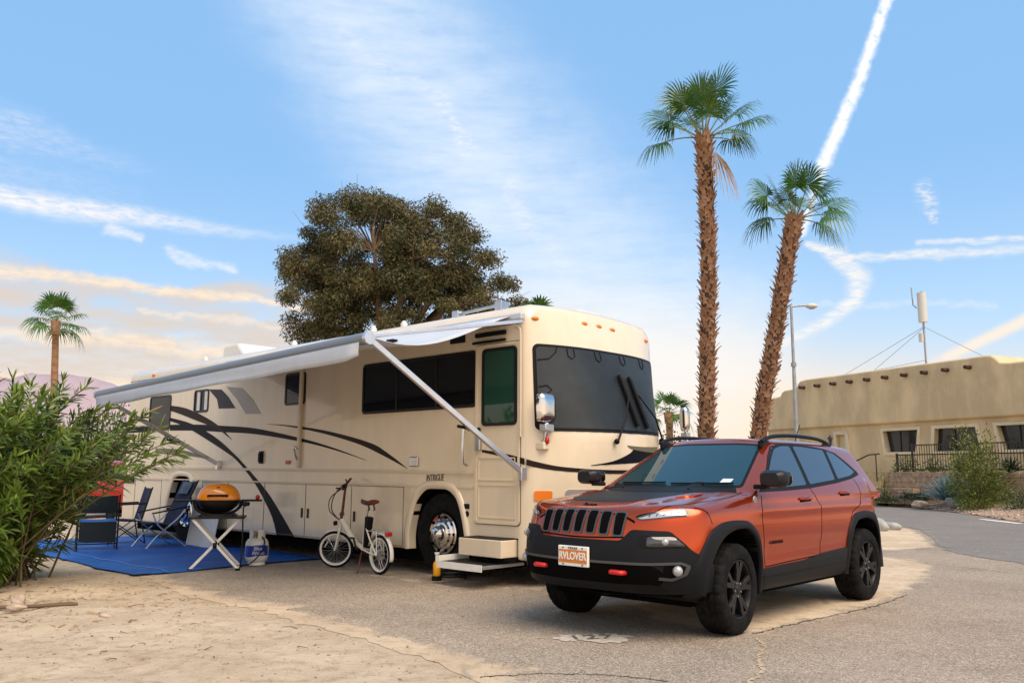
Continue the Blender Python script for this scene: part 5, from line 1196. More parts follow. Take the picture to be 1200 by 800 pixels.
MB().prism(round_poly([(.345, .32), (.30, .32), (.225, .70), (.315, .715)], .02), -.042, .042).build('battery', 'black_plastic', BK, 0, .008)
MB().tube([(.335, 0, .68), (.305, 0, .86)], .015, 10).build('seat_post', 'steel', BK)
sd_ = MB(); rows = []
for k in range(11):
    u = k / 10; x_ = .46 - .28 * u; w_ = .018 + .075 * sst(np.array(u), .25, .85) ; h_ = .885 + .018 * (2 * u - 1) ** 2
    rows.append([(x_, float(w_) * math.cos(a), h_ + (.028 if math.sin(a) > 0 else .035) * math.sin(a)) for a in [2 * math.pi * j / 12 for j in range(12)]])
sd_.grid(rows, True); sd_.add(rows[0], [tuple(range(12))]); sd_.add(rows[-1], [tuple(range(12))]); sad = sd_.build('saddle', 'leather', BK, 60)
MB().tube([(.24, -.04, .86), (.21, -.04, .80), (.24, -.04, .79)], .010, 6).tube([(.24, .04, .86), (.21, .04, .80), (.24, .04, .79)], .010, 6).build('saddle_spring', 'black_metal', sad)
rk = MB()
for y in (-.05, 0, .05): rk.tube([(.20, y, .535), (-.16, y, .545)], .006, 6)
for y in (-.055, .055): rk.tube([(0, y, .25), (.02, y, .54)], .006, 6)
rk.tube([(.20, -.055, .535), (.20, .055, .535)], .006, 6).tube([(-.16, -.055, .545), (-.16, .055, .545)], .006, 6); rk.build('rear_rack', 'alu', BK)
MB().box((-.20, -.045, .485), (-.155, .045, .535)).build('tail_light', 'red_lens', BK, 0, .01)
cr = MB().lathe([(0, -.06), (.075, -.06), (.078, -.055), (0, -.052)], 24, 'Y', (.43, 0, .29)); cr.tube([(.43, -.07, .29), (.43, .07, .29)], .012, 8)
cr.bar((.43, -.085, .29), (.36, -.085, .15), .016, .022, (0, 1, 0)).bar((.43, .085, .29), (.50, .085, .43), .016, .022, (0, 1, 0)).box((.32, -.15, .138), (.40, -.09, .158)).box((.46, .09, .42), (.54, .15, .44)); cr.build('crank', 'black_metal', BK, 0)
MB().tube([(.36, .04, .27), (.26, .14, .13), (.20, .20, .012)], [.010, .010, .012], 8).build('kickstand', 'leather', BK)

# ---- folding table with the gas grill on it
GT = thing('folding_table', 'small black-topped folding table on crossed white legs under the orange grill', 'table', (-3.93, 11.66, 0), 14)
MB().prism(round_poly([(-.36, -.24), (.36, -.24), (.36, .24), (-.36, .24)], .04), .665, .69, 'xy').build('tabletop', 'black_metal', GT, 0, .004)
for y in (-.20, .20):
    for sg in (-1, 1):
        a, b = Vector((sg * .30, y * .9, .665)), Vector((-sg * .30, y, .0)); y2 = .02 * sg
        l = MB().bar(a + Vector((0, y2, 0)), b + Vector((0, y2, .02)), .036, .024, (0, 1, 0)).build('leg', 'white_paint', GT, 0, .004)
        MB().box((b.x - .03, b.y + y2 - .025, .0), (b.x + .03, b.y + y2 + .025, .03)).build('foot', 'black_plastic', l, 0, .004)
        q = a.lerp(b, .5); MB().bar(q + Vector((.0, y2 - .02, -.03)), q + Vector((0, y2 + .02, .03)), .05, .05).build('joint', 'black_plastic', l, 0)
for x_ in (-.30, .30): MB().tube([(x_, -.20, .03), (x_, .20, .03)], .011, 8).build('cross_bar', 'white_paint', GT)
GR = thing('gas_grill', 'portable gas grill with bright orange lid and fold-out side shelves', 'grill', (-3.93, 11.66, .691), 14)
def rr(w, d, z, n=36, p=2.8):
    out = []
    for k in range(n):
        a = 2 * math.pi * k / n; c_, s_ = math.cos(a), math.sin(a); q = (abs(c_) ** p + abs(s_) ** p) ** (-1 / p); out.append((w * q * c_, d * q * s_, z))
    return out
rows = [rr(.275 * s_, .20 * s_, z_) for s_, z_ in ((1.0, .215), (1.01, .225), (1.0, .245), (.96, .29), (.86, .345), (.70, .39), (.50, .418), (.26, .432), (.0, .436))]
lid = MB().grid(rows, True).build('lid', 'grill_orange', GR, 60)
MB().tube(smooth_path([(-.12, -.165, .27), (-.10, -.235, .275), (.10, -.235, .275), (.12, -.165, .27)], 16), .014, 8).build('lid_handle', 'black_plastic', lid)
MB().lathe([(0, -.004), (.03, -.004), (.03, .004), (0, .004)], 18, 'Y', (.0, -.150, .365)).build('thermometer', 'lamp_dark', lid)
rows = [rr(.285 * s_, .21 * s_, z_) for s_, z_ in ((.0, .05), (.35, .05), (.6, .075), (.85, .135), (.97, .185), (1.0, .21), (.98, .214), (.9, .212))]
MB().grid(rows, True).build('bowl', 'black_metal', GR, 60)
cr = MB()
for y in (-.17, .17): cr.tube(smooth_path([(-.30, y, .20), (-.26, y, .10), (-.12, y, .03), (.12, y, .03), (.26, y, .10), (.30, y, .20)], 20), .018, 8)
for x_ in (-.2, .2): cr.tube([(x_, -.20, .015), (x_, .20, .015)], .016, 8)
cr.build('cradle', 'black_plastic', GR)
MB().box((-.24, -.2, 0), (.24, .2, .02)).build('drip_tray', 'black_metal', GR, 0, .005)
for sg in (-1, 1): MB().prism(round_poly([(sg * .29, -.17), (sg * .56, -.15), (sg * .56, .15), (sg * .29, .17)], .04), .195, .215, 'xy').build('side_shelf', 'black_plastic', GR, 0, .004)
MB().box((.30, -.24, .14), (.41, -.14, .19)).build('control_box', 'black_plastic', GR, 0, .01); MB().lathe([(0, -.05), (.028, -.05), (.034, 0)], 14, 'Y', (.36, -.24, .165)).build('control_knob', 'grey_plastic', GR)
MB().ball((.50, .0, .245), (.03, .03, .035), 12, 8).build('lighter_knob', 'red_hook', GR)
# propane cylinder
TX, TY = -3.52, 12.12
TK = thing('propane_tank', 'white propane cylinder with blue label standing at the mat edge', 'gas cylinder', (TX, TY, .012), 0)
MB().lathe([(0, .03), (.10, .03), (.135, .055), (.155, .10), (.157, .14), (.157, .26), (.150, .305), (.125, .345), (.08, .365), (.0, .37)], 36).build('cylinder', 'tank_white', TK, 60)
MB().lathe([(.105, .05), (.115, .0), (.12, .0), (.11, .055)], 28).build('foot_ring', 'tank_white', TK)
co_ = MB(); rows = []
for k in range(29):
    a = R(20 + 320 * k / 28) - math.pi / 2; h_ = .475 if (k < 8 or k > 20 or 12 < k < 16) else .44
    rows.append([(r_ * math.cos(a), r_ * math.sin(a), z_) for r_, z_ in ((.098, .355), (.102, h_), (.108, h_), (.105, .355))])
co_.grid(rows).build('collar', 'tank_white', TK, 40)
MB().lathe([(0, .37), (.022, .37), (.022, .42), (0, .42)], 12).lathe([(0, .42), (.035, .425), (.035, .445), (0, .45)], 12).build('valve', 'brass', TK); MB().ball((.03, -.03, .405), (.03, .03, .03), 10, 6).build('coupling_nut', 'tank_green', TK)
LB = MB(); va = math.atan2(-TY, -TX)                # label faces the camera side
rows = [[(r_ * math.cos(va + a), r_ * math.sin(va + a), z_) for r_, z_ in ((.158, .13), (.1595, .132 + .02 * math.sin(a * 2)), (.1595, .262 + .012 * math.sin(a * 2 + 1)), (.158, .264))] for a in np.linspace(-1.25, 1.15, 30)]
LB.grid(rows); lb = LB.build('label', 'tank_blue', TK, 60)
for bd, z_, s_ in (('Blue', .226, .066), ('Rhino', .166, .066)):
    t_ = text('label_text', bd, s_, 'tank_white', lb, Matrix.Identity(4), .002, shear=.18, offs=0., sx=1.1)
    for v in t_.data.vertices: a = va + .12 + v.co.x / .16; r_ = .1605 + v.co.z; v.co = (r_ * math.cos(a), r_ * math.sin(a), z_ + v.co.y)
hp = [(TX + .03, TY - .03, .42), (TX + .13, TY - .10, .34), (TX + .11, TY - .17, .20), (TX + .0, TY - .22, .06), (TX - .12, TY - .22, .025), (TX - .22, TY - .20, .03), (-3.62, 11.72, .05), (-3.60, 11.70, .30), (-3.60, 11.68, .75), (-3.58, 11.66, .84)]
ho = MB().tube(smooth_path(hp, 70), .010, 7).build('gas_hose', 'hose', None); tag(ho, 'thin black rubber gas hose running from cylinder to grill', 'hose')

# ---- chairs on the mat
c0 = rvp(7.72, .72); CH = thing('lounge_chair', 'tall reclined navy lounge chair with grey head pad and crossed silver legs', 'chair', (c0[0], c0[1], .02), 226)
def cloth(mb, a, b, c, d, n=10, sag=.05):
    a, b, c, d = map(Vector, (a, b, c, d)); nn = (b - a).cross(d - a).normalized()
    rows = [[(a.lerp(b, u).lerp(d.lerp(c, u), v) - nn * sag * math.sin(math.pi * u) * (.6 + .4 * math.sin(math.pi * v))) for u in np.linspace(0, 1, 7)] for v in np.linspace(0, 1, n)]
    rows2 = [[p + nn * .014 for p in r] for r in rows]
    mb.grid([[tuple(p) for p in r] for r in rows]).grid([[tuple(p) for p in r] for r in rows2]); 
    e1 = [tuple(r[0]) for r in rows]; e2 = [tuple(r[0]) for r in rows2]; mb.grid([e1, e2]); mb.grid([[tuple(r[-1]) for r in rows], [tuple(r[-1]) for r in rows2]]); mb.grid([[tuple(p) for p in rows[0]], [tuple(p) for p in rows2[0]]]); mb.grid([[tuple(p) for p in rows[-1]], [tuple(p) for p in rows2[-1]]]); return mb
W2 = .27
cloth(MB(), (.22, -W2, .40), (.22, W2, .40), (-.22, W2, .33), (-.22, -W2, .33), 8, .03).build('seat', 'navy_cloth', CH, 60)
bkr = cloth(MB(), (-.20, -W2, .33), (-.20, W2, .33), (-.52, W2, 1.08), (-.52, -W2, 1.08), 14, .05).build('backrest', 'navy_cloth', CH, 60)
cloth(MB(), (-.40, -.17, .86), (-.40, .17, .86), (-.50, .17, 1.06), (-.50, -.17, 1.06), 6, -.02).build('head_pad', 'slate_cloth', bkr, 60)
for y in (-W2, W2):
    MB().tube([(.24, y, .41), (-.20, y, .335), (-.54, y, 1.10)], .013, 8).build('side_rail', 'black_metal', CH)
    MB().tube(smooth_path([(.30, y * 1.05, 0), (.10, y * 1.05, .22), (-.20, y * 1.05, .46), (-.33, y * 1.05, .62)], 16), .012, 8).build('leg', 'alu', CH); MB().tube(smooth_path([(-.36, y * 1.1, 0), (-.10, y * 1.1, .20), (.12, y * 1.1, .36), (.22, y * 1.1, .54)], 16), .012, 8).build('leg', 'alu', CH)
    MB().bar((.24, y * 1.1, .56), (-.36, y * 1.1, .66), .05, .022).build('armrest', 'black_plastic', CH, 0, .006)
c0 = rvp(8.75, .85); CF = thing('camp_chair', 'black framed navy camp chair with padded arms behind the silver-legged lounger', 'chair', (c0[0], c0[1], .02), 215)
cloth(MB(), (.25, -.26, .42), (.25, .26, .42), (-.22, .26, .38), (-.22, -.26, .38), 8, .03).build('seat', 'navy_cloth', CF, 60); cloth(MB(), (-.22, -.26, .40), (-.22, .26, .40), (-.36, .26, .95), (-.36, -.26, .95), 10, .04).build('backrest', 'navy_cloth', CF, 60)
for y in (-.28, .28):
    MB().tube([(.30, y, 0), (.24, y, .36), (.27, y, .66)], .012, 7).build('leg', 'black_metal', CF); MB().tube([(-.30, y, 0), (-.22, y, .40), (-.37, y, .97)], .012, 7).build('leg', 'black_metal', CF)
    MB().tube([(.28, y, .02), (-.22, y, .40)], .009, 6).tube([(-.28, y, .02), (.24, y, .40)], .009, 6).build('side_brace', 'black_metal', CF); MB().bar((.32, y, .67), (-.27, y, .69), .07, .03).build('armrest', 'black_plastic', CF, 0, .01)
MB().tube([(.28, -.28, .02), (.24, .28, .40)], .009, 6).tube([(.28, .28, .02), (.24, -.28, .40)], .009, 6).build('front_brace', 'black_metal', CF)
MB().box((.10, -.36, .42), (.26, -.28, .62)).build('side_pouch', 'mesh_cloth', CF, 0, .02)
c0 = rvp(7.95, 1.62); DC = thing('directors_chair', 'dark director style folding chair with bright blue seat half behind the bush', 'chair', (c0[0], c0[1], .02), 118)
cloth(MB(), (.24, -.27, .46), (.24, .27, .46), (-.24, .27, .44), (-.24, -.27, .44), 8, .02).build('seat', 'blue_cloth', DC, 60); cloth(MB(), (-.27, -.27, .58), (-.27, .27, .58), (-.30, .27, .86), (-.30, -.27, .86), 8, .03).build('backrest', 'mesh_cloth', DC, 60)
MB().box((-.25, -.27, .12), (-.235, .27, .44)).build('rear_panel', 'mesh_cloth', DC, 0)
for y in (-.29, .29):
    MB().tube(smooth_path([(.25, y, 0), (.25, y, .60), (.20, y, .66), (-.22, y, .66), (-.28, y, .64)], 20), .013, 8).build('arm_frame', 'black_metal', DC); MB().tube([(-.28, y, 0), (-.27, y, .5), (-.30, y, .88)], .013, 8).build('leg', 'black_metal', DC)
    MB().bar((.22, y, .675), (-.22, y, .675), .055, .02).build('armrest', 'black_plastic', DC, 0, .006); MB().tube([(.25, y, .05), (-.28, y, .05)], .010, 6).build('floor_bar', 'black_metal', DC)
MB().tube([(.25, -.29, .28), (.25, .29, .28)], .010, 6).tube([(-.27, -.29, .1), (-.27, .29, .1)], .010, 6).build('cross_bar', 'black_metal', DC)
# white board leaning at the rear wheel
a, b = Vector(rvp(7.72, .20)), Vector(rvp(6.78, .20)); t0 = Vector(rvp(7.72, .06)); 
wb = MB(); zz = Vector((0, 0, .84)); n3 = -RVN * .02
q = [a + Vector((0, 0, .012)), b + Vector((0, 0, .012)), Vector(rvp(6.78, .06)) + zz, t0 + zz]; wb.add([tuple(p) for p in q] + [tuple(p + n3) for p in q], [(0, 1, 2, 3), (7, 6, 5, 4), (0, 4, 5, 1), (1, 5, 6, 2), (2, 6, 7, 3), (3, 7, 4, 0)])
tag(wb.build('wheel_board', 'white_vinyl', None, 0, .006), 'plain white board leaning against the motorhome behind the grill table', 'board')
# yellow bottle and black coil by the entry step
YB = thing('yellow_bottle', 'small yellow bottle standing in front of the entry step', 'bottle', (-.895, 10.60, 0), 0)
MB().lathe([(0, .055), (.042, .055), (.046, .07), (.046, .19), (.036, .215), (.02, .225), (0, .226)], 20).build('bottle', 'yellow', YB); MB().lathe([(0, .0), (.06, .0), (.06, .05), (.03, .056), (0, .056)], 18).build('base', 'black_plastic', YB); MB().lathe([(0, .226), (.02, .226), (.02, .30), (.03, .31), (.03, .33), (0, .33)], 14).build('cap', 'white_paint', YB)
coil = [(-.70 + .15 * math.cos(a) * (1 - a * .008), 10.68 + .11 * math.sin(a), .022 + .006 * a) for a in np.linspace(0, 2 * math.pi * 2.6, 60)]
tag(MB().tube(coil, .016, 7).build('cable_coil', 'hose', None), 'coil of black cable on the ground beside the yellow bottle', 'cable')

# ---- red car beyond the rear of the motorhome
RC = thing('red_car', 'red hatchback mostly hidden beyond the back of the motorhome', 'car', (-11.35, 23.9, 0), 62)
def car2(x, y, z):
    a = np.abs(y); w = .86 - .05 * ((z - .6) / .35) ** 2 - .5 * np.clip(z - .92, 0, 1); zt = np.interp(x, [-1.9, -1.7, -.95, -.2, .4, 1.3, 1.75, 1.95], [.62, .82, .95, 1.40, 1.50, 1.46, 1.05, .8])
    return smax(smax(a - w, z - zt - .02 * (1 - a), .08), smax(np.abs(x) - 1.95 + .15 * a ** 2, .22 - z, .05), .06)
S2 = Skin(car2, 0., 0., .6, (-.2, 0.)); O = []; D = []
for k in range(70): 
    for t_ in th[::4]: O.append((-1.5 + 3.0 * k / 69, 0, .6)); D.append((0 if 0 < k < 69 else 0, math.cos(t_), math.sin(t_)))
Pc = hit(car2, np.array(O), np.array(D, float), 2.5).reshape(70, -1, 3); 
ends = [hit(car2, np.tile((sx_ * 1.5, 0, .6), (55, 1)), np.stack([np.full(55, sx_ * math.cos(e)), math.sin(e) * np.cos(th[::4]), math.sin(e) * np.sin(th[::4])], 1), 2.5) for sx_ in (-1, 1) for e in (.02, .3, .6, .9, 1.2)]
rows = [list(map(tuple, q)) for q in ends[:5]] + [list(map(tuple, r)) for r in Pc] + [list(map(tuple, q)) for q in ends[5:][::-1]]
MB().grid(rows, True).build('body', 'car_red', RC, 50)
for md in ('left', 'right'):
    S2.patch(MB(), round_poly([(-.80, .97), (-.30, 1.30), (.35, 1.40), (1.2, 1.36), (1.5, 1.02)], .04), md, .006, .08).build('side_glass', 'car_glass', RC, 0)
for sx_ in (-1.2, 1.25):
    for sy in (-.76, .76):
        t = MB().lathe([(0, -.09), (.19, -.09), (.30, -.08), (.31, 0), (.30, .08), (.19, .09), (0, .09)], 28, 'Y', (sx_, sy, .31)).build('wheel', 'tyre', RC); MB().lathe([(0, -.1), (.17, -.098), (.18, -.08)], 20, 'Y', (sx_, sy, .31)).lathe([(0, .1), (.17, .098), (.18, .08)], 20, 'Y', (sx_, sy, .31)).build('rim', 'steel', t)
S2.patch(MB(), [(-.62, 1.0), (-.50, 1.36), (.50, 1.36), (.62, 1.0)], 'front', .006, .08).build('windshield', 'screen_glass', RC, 0)
for s_ in (-1, 1): S2.patch(MB(), [(s_ * .45, .64), (s_ * .45, .76), (s_ * .72, .80), (s_ * .72, .66)], 'front', .008, .06).build('headlight', 'lamp_glass', RC, 0)
# ------------------------------------------------------------------ planting
def blades(C, Dv, U, L, Wd, bend, n=4):
    """lance-shaped leaves as n-segment strips: base C, direction D, face normal U, length L, half-width W, droop"""
    N = len(C); side = np.cross(Dv, U); side /= np.linalg.norm(side, axis=1)[:, None] + 1e-9
    prof = np.interp(np.linspace(0, 1, n + 1), [0, .12, .4, .75, 1], [.15, .6, 1, .7, .04]); Vv = np.zeros((N, n + 1, 2, 3))
    for k in range(n + 1):
        t = k / n; c = C + Dv * (L * t)[:, None] - np.array([0, 0, 1.]) * (bend * L * t * t)[:, None]
        Vv[:, k, 0] = c + side * (Wd * prof[k])[:, None]; Vv[:, k, 1] = c - side * (Wd * prof[k])[:, None] 
    b = (np.arange(N) * (n + 1) * 2)[:, None]; F = []
    for k in range(n): F.append(np.concatenate([b + 2 * k, b + 2 * k + 1, b + 2 * k + 3, b + 2 * k + 2], 1))
    return Vv.reshape(-1, 3), np.stack(F, 1).reshape(-1, 4)
def unit(v): return v / (np.linalg.norm(v, axis=-1, keepdims=True) + 1e-9)
# ---- the oleander in the left foreground
OL = thing('oleander_bush', 'large leafy oleander bush with long narrow leaves filling the left edge', 'bush', (-5.75, 9.75, 0), 0)
r = np.random.default_rng(21); tips = []
while len(tips) < 760:
    p = r.uniform((-2.6, -1.5, .15), (1.75, 1.6, 2.38)); x, y, z = p
    xr = np.interp(z, [0, .3, .8, 1.2, 1.6, 2.0, 2.4], [.22, .46, .66, .95, 1.32, 1.05, .6]); yr = np.interp(z, [0, .5, 1.3, 2.1, 2.5], [.8, 1.15, 1.3, 1.1, .5])
    if x > xr or abs(y) > yr or (x > -2.6 and z > 2.13 + .12 * math.sin(x * 5 + y * 3)): continue
    if r.random() < .35 and abs(y) < yr * .6 and x < xr - .5 and z < 1.7: continue
    tips.append(p)
for _ in range(260): tips.append(np.array([r.uniform(-2.4, .35), r.uniform(-1.35, -.2), r.uniform(.08, .75)]))
for e in ((1.95, -.15, 1.62), (2.08, -.2, 1.50), (1.8, -.1, 1.78), (1.75, -.3, 1.45), (1.6, 0, 1.95), (1.9, .1, 1.42), (1.0, -.2, 2.25), (.55, .1, 2.32), (-.2, 0, 2.42), (-.9, -.1, 2.40), (.2, -.3, 2.30), (-.35, -.4, 2.38)): tips.append(np.array(e))
tips = np.array(tips); sv = MB(); C, Dv, U, L, Wd, B_, mi = [], [], [], [], [], [], []
for ti, tp in enumerate(tips):
    b0 = np.array([r.normal(0, .28) - .25, r.normal(0, .25), 0]); mid = b0 * .35 + tp * .65 + np.array([0, 0, .22 * min(1, tp[2])]); 
    path = np.array([b0 * (1 - t) ** 2 + 2 * t * (1 - t) * mid + tp * t * t for t in np.linspace(0, 1, 12)])
    if ti % 3 == 0 or ti >= 1020: sv.tube([tuple(q) for q in path[::2]] + [tuple(path[-1])], [.014 - .0016 * k for k in range(7)], 5, cap=False)
    m = 66; tt = np.sort(1 - r.random(m) ** 1.25 * (.62 if ti < 760 or ti >= 1020 else .8)); tt[-5:] = r.uniform(.96, 1.0, 5)
    for t in tt:
        k = t * 11; i = min(10, int(k)); p = path[i] + (path[i + 1] - path[i]) * (k - i); d = path[i + 1] - path[i]; d = d / (np.linalg.norm(d) + 1e-9)
        a = r.uniform(0, 2 * np.pi); u = np.array([math.cos(a), math.sin(a), 0]); o = unit(np.cross(d, u)); spread = r.uniform(.6, 1.7) * (.55 if t > .97 else 1)
        dv = unit(d * 1.0 + o * spread + np.array([0, 0, .12])); C.append(p); Dv.append(dv); U.append(unit(np.cross(dv, np.cross(d, dv)) + r.normal(0, .25, 3))); L.append(r.uniform(.11, .20)); Wd.append(r.uniform(.0095, .0155)); B_.append(r.uniform(.0, .35))
        mi.append(2 if r.random() < .012 else 1 if r.random() < (.40 if t > .93 else .18) else 0)
V, F = blades(np.array(C), np.array(Dv), np.array(U), np.array(L), np.array(Wd), np.array(B_), 4)
np_mesh('foliage', V, F, ['leaf', 'leaf_light', 'leaf_dry'], OL, np.repeat(mi, 4), True); sv.build('stem', 'stem', OL, 60, fix=False)

# ---- round eucalyptus behind the motorhome
TR = thing('gum_tree', 'big round olive brown tree rising behind the motorhome roof', 'tree', (-4.6, 30, 0), 0)
r = np.random.default_rng(5); ell = [((-.6, 0, 9.05), (2.5, 2.4, 2.25)), ((1.75, .2, 8.9), (2.2, 2.2, 1.95)), ((3.3, 0, 7.55), (1.55, 1.8, 1.35)), ((-2.3, 0, 7.6), (1.65, 1.9, 1.75)), ((.6, 0, 7.0), (3.2, 2.0, 1.6)), ((-2.75, .1, 8.6), (1.0, 1.2, .8)), ((-2.2, 0, 6.1), (1.2, 1.2, .9))]
cl = []
while len(cl) < 260:
    c_, s_ = ell[r.choice(len(ell), p=np.array([e[1][0] * e[1][1] * e[1][2] for e in ell]) / sum(e[1][0] * e[1][1] * e[1][2] for e in ell))]; d = unit(r.normal(0, 1, 3)); q = np.array(c_) + d * np.array(s_) * r.uniform(.45, 1.0) ** .6
    if q[2] < 5.2: continue
    if all(np.linalg.norm(q - o) > .42 for o in cl): cl.append(q)
    elif r.random() < .02: cl.append(q)
cl = np.array(cl); limbs = MB(); fork = np.array([.05, 0, 3.6])
mains = []
for k in range(9):
    a = r.uniform(0, 2 * np.pi); tgt = np.array([2.6 * math.cos(a) + .6, 1.3 * math.sin(a), r.uniform(6.6, 9.2)]); mid = fork * .45 + tgt * .55 + np.array([0, 0, .8]) - np.array([tgt[0], tgt[1], 0]) * .18
    P_ = [fork * (1 - t) ** 2 + 2 * t * (1 - t) * mid + tgt * t * t for t in np.linspace(0, 1, 9)]; mains.append(np.array(P_)); limbs.tube([tuple(p) for p in P_], [.17 * (1 - .8 * t) + .015 for t in np.linspace(0, 1, 9)], 8)
trunk = MB().tube([(0, 0, -.1), (-.05, 0, 1.2), (0, 0, 2.6), (.05, 0, 3.7)], [.42, .33, .30, .27], 12).build('trunk', 'bark', TR)
C, Dv, U, L, Wd, B_, mi = [], [], [], [], [], [], []
for q in cl:
    best = min(((np.linalg.norm(m[i] - q) + .25 * (m[i][2] > q[2]), m[i]) for m in mains for i in range(3, 9)), key=lambda t: t[0])[1]
    mid = best * .5 + q * .5 + r.normal(0, .12, 3); limbs.tube([tuple(best), tuple(mid), tuple(q)], [.035, .022, .008], 5, cap=False)
    for _ in range(3): e = q + r.normal(0, .24, 3); limbs.tube([tuple(q * .7 + mid * .3), tuple(e)], [.012, .004], 4, cap=False)
    n = int(r.uniform(460, 640)); sc = r.uniform(.28, .46); dd = unit(r.normal(0, 1, (n, 3))) * (r.random((n, 1)) ** .5) * np.array([1.45, 1.45, 1.05]) * sc; P_ = q + dd
    C.append(P_); dv = unit(r.normal(0, 1, (n, 3)) * [1, 1, .6] + [0, 0, -.55] + dd * .5); Dv.append(dv); U.append(unit(r.normal(0, 1, (n, 3)))); L.append(r.uniform(.09, .16, n)); Wd.append(r.uniform(.016, .027, n)); B_.append(np.full(n, .15))
C, Dv, U, L, Wd, B_ = (np.concatenate(x) for x in (C, Dv, U, L, Wd, B_))
V, F = blades(C, Dv, U, L, Wd, B_, 2); np_mesh('crown', V, F, 'gum_leaf', TR); limbs.build('limb', 'bark', TR, 60, fix=False)

# ---- fan palms
def fan(Vs, Fs, base, d0, pet, rad, spread=150, droop=.5, nseg=30, r=None, roll=0.):
    """one fan leaf: petiole from base along d0, then a pleated fan of pointed segments with drooping tips; returns petiole path"""
    d0 = unit(np.array(d0, float)); horiz = unit(np.array([d0[0], d0[1], 0]) + 1e-6); pp = []
    for k in range(6): t = k / 5; pp.append(base + d0 * pet * t - np.array([0, 0, 1]) * (.02 + .24 * droop) * pet * t * t * (1.05 - d0[2] ** 2))
    tip = pp[-1]; ax = unit(pp[-1] - pp[-2]); sd = unit(np.cross(ax, np.array([.1, -.35, 1.]) + r.normal(0, .2, 3))); up = np.cross(sd, ax)
    cr_, sr_ = math.cos(roll), math.sin(roll); sd, up = sd * cr_ + up * sr_, up * cr_ - sd * sr_
    for k in range(nseg):
        a = R(-spread + 2 * spread * (k + .5) / nseg) + r.normal(0, .02); dirv = ax * math.cos(a) + sd * math.sin(a); L = rad * (1 - .30 * (abs(a) / R(spread)) ** 2) * r.uniform(.92, 1.06); ts = (0, .22, .45, .66, .84, 1)
        half = math.tan(R(spread) / nseg) * 1.08; b0 = len(Vs); q = unit(np.cross(dirv, up)); lift = up * (.05 if k % 2 else -.02)
        for t in ts:
            w = rad * half * t if t < .46 else rad * half * .46 * (1 - (t - .46) / .54) ** .9 * .8 + .003
            c = tip + dirv * L * t * (1 - .18 * droop * max(0, t - .5)) + lift * L * min(t, .45) + up * L * .10 * t * (1 - abs(a) / R(spread) * 1.4) - np.array([0, 0, 1.]) * L * droop * (max(0, t - .38) ** 2) * 2.0 * r.uniform(.8, 1.2)
            Vs.append(c + q * w); Vs.append(c - q * w)
        for j in range(5): Fs.append((b0 + 2 * j, b0 + 2 * j + 1, b0 + 2 * j + 3, b0 + 2 * j + 2))
    return pp
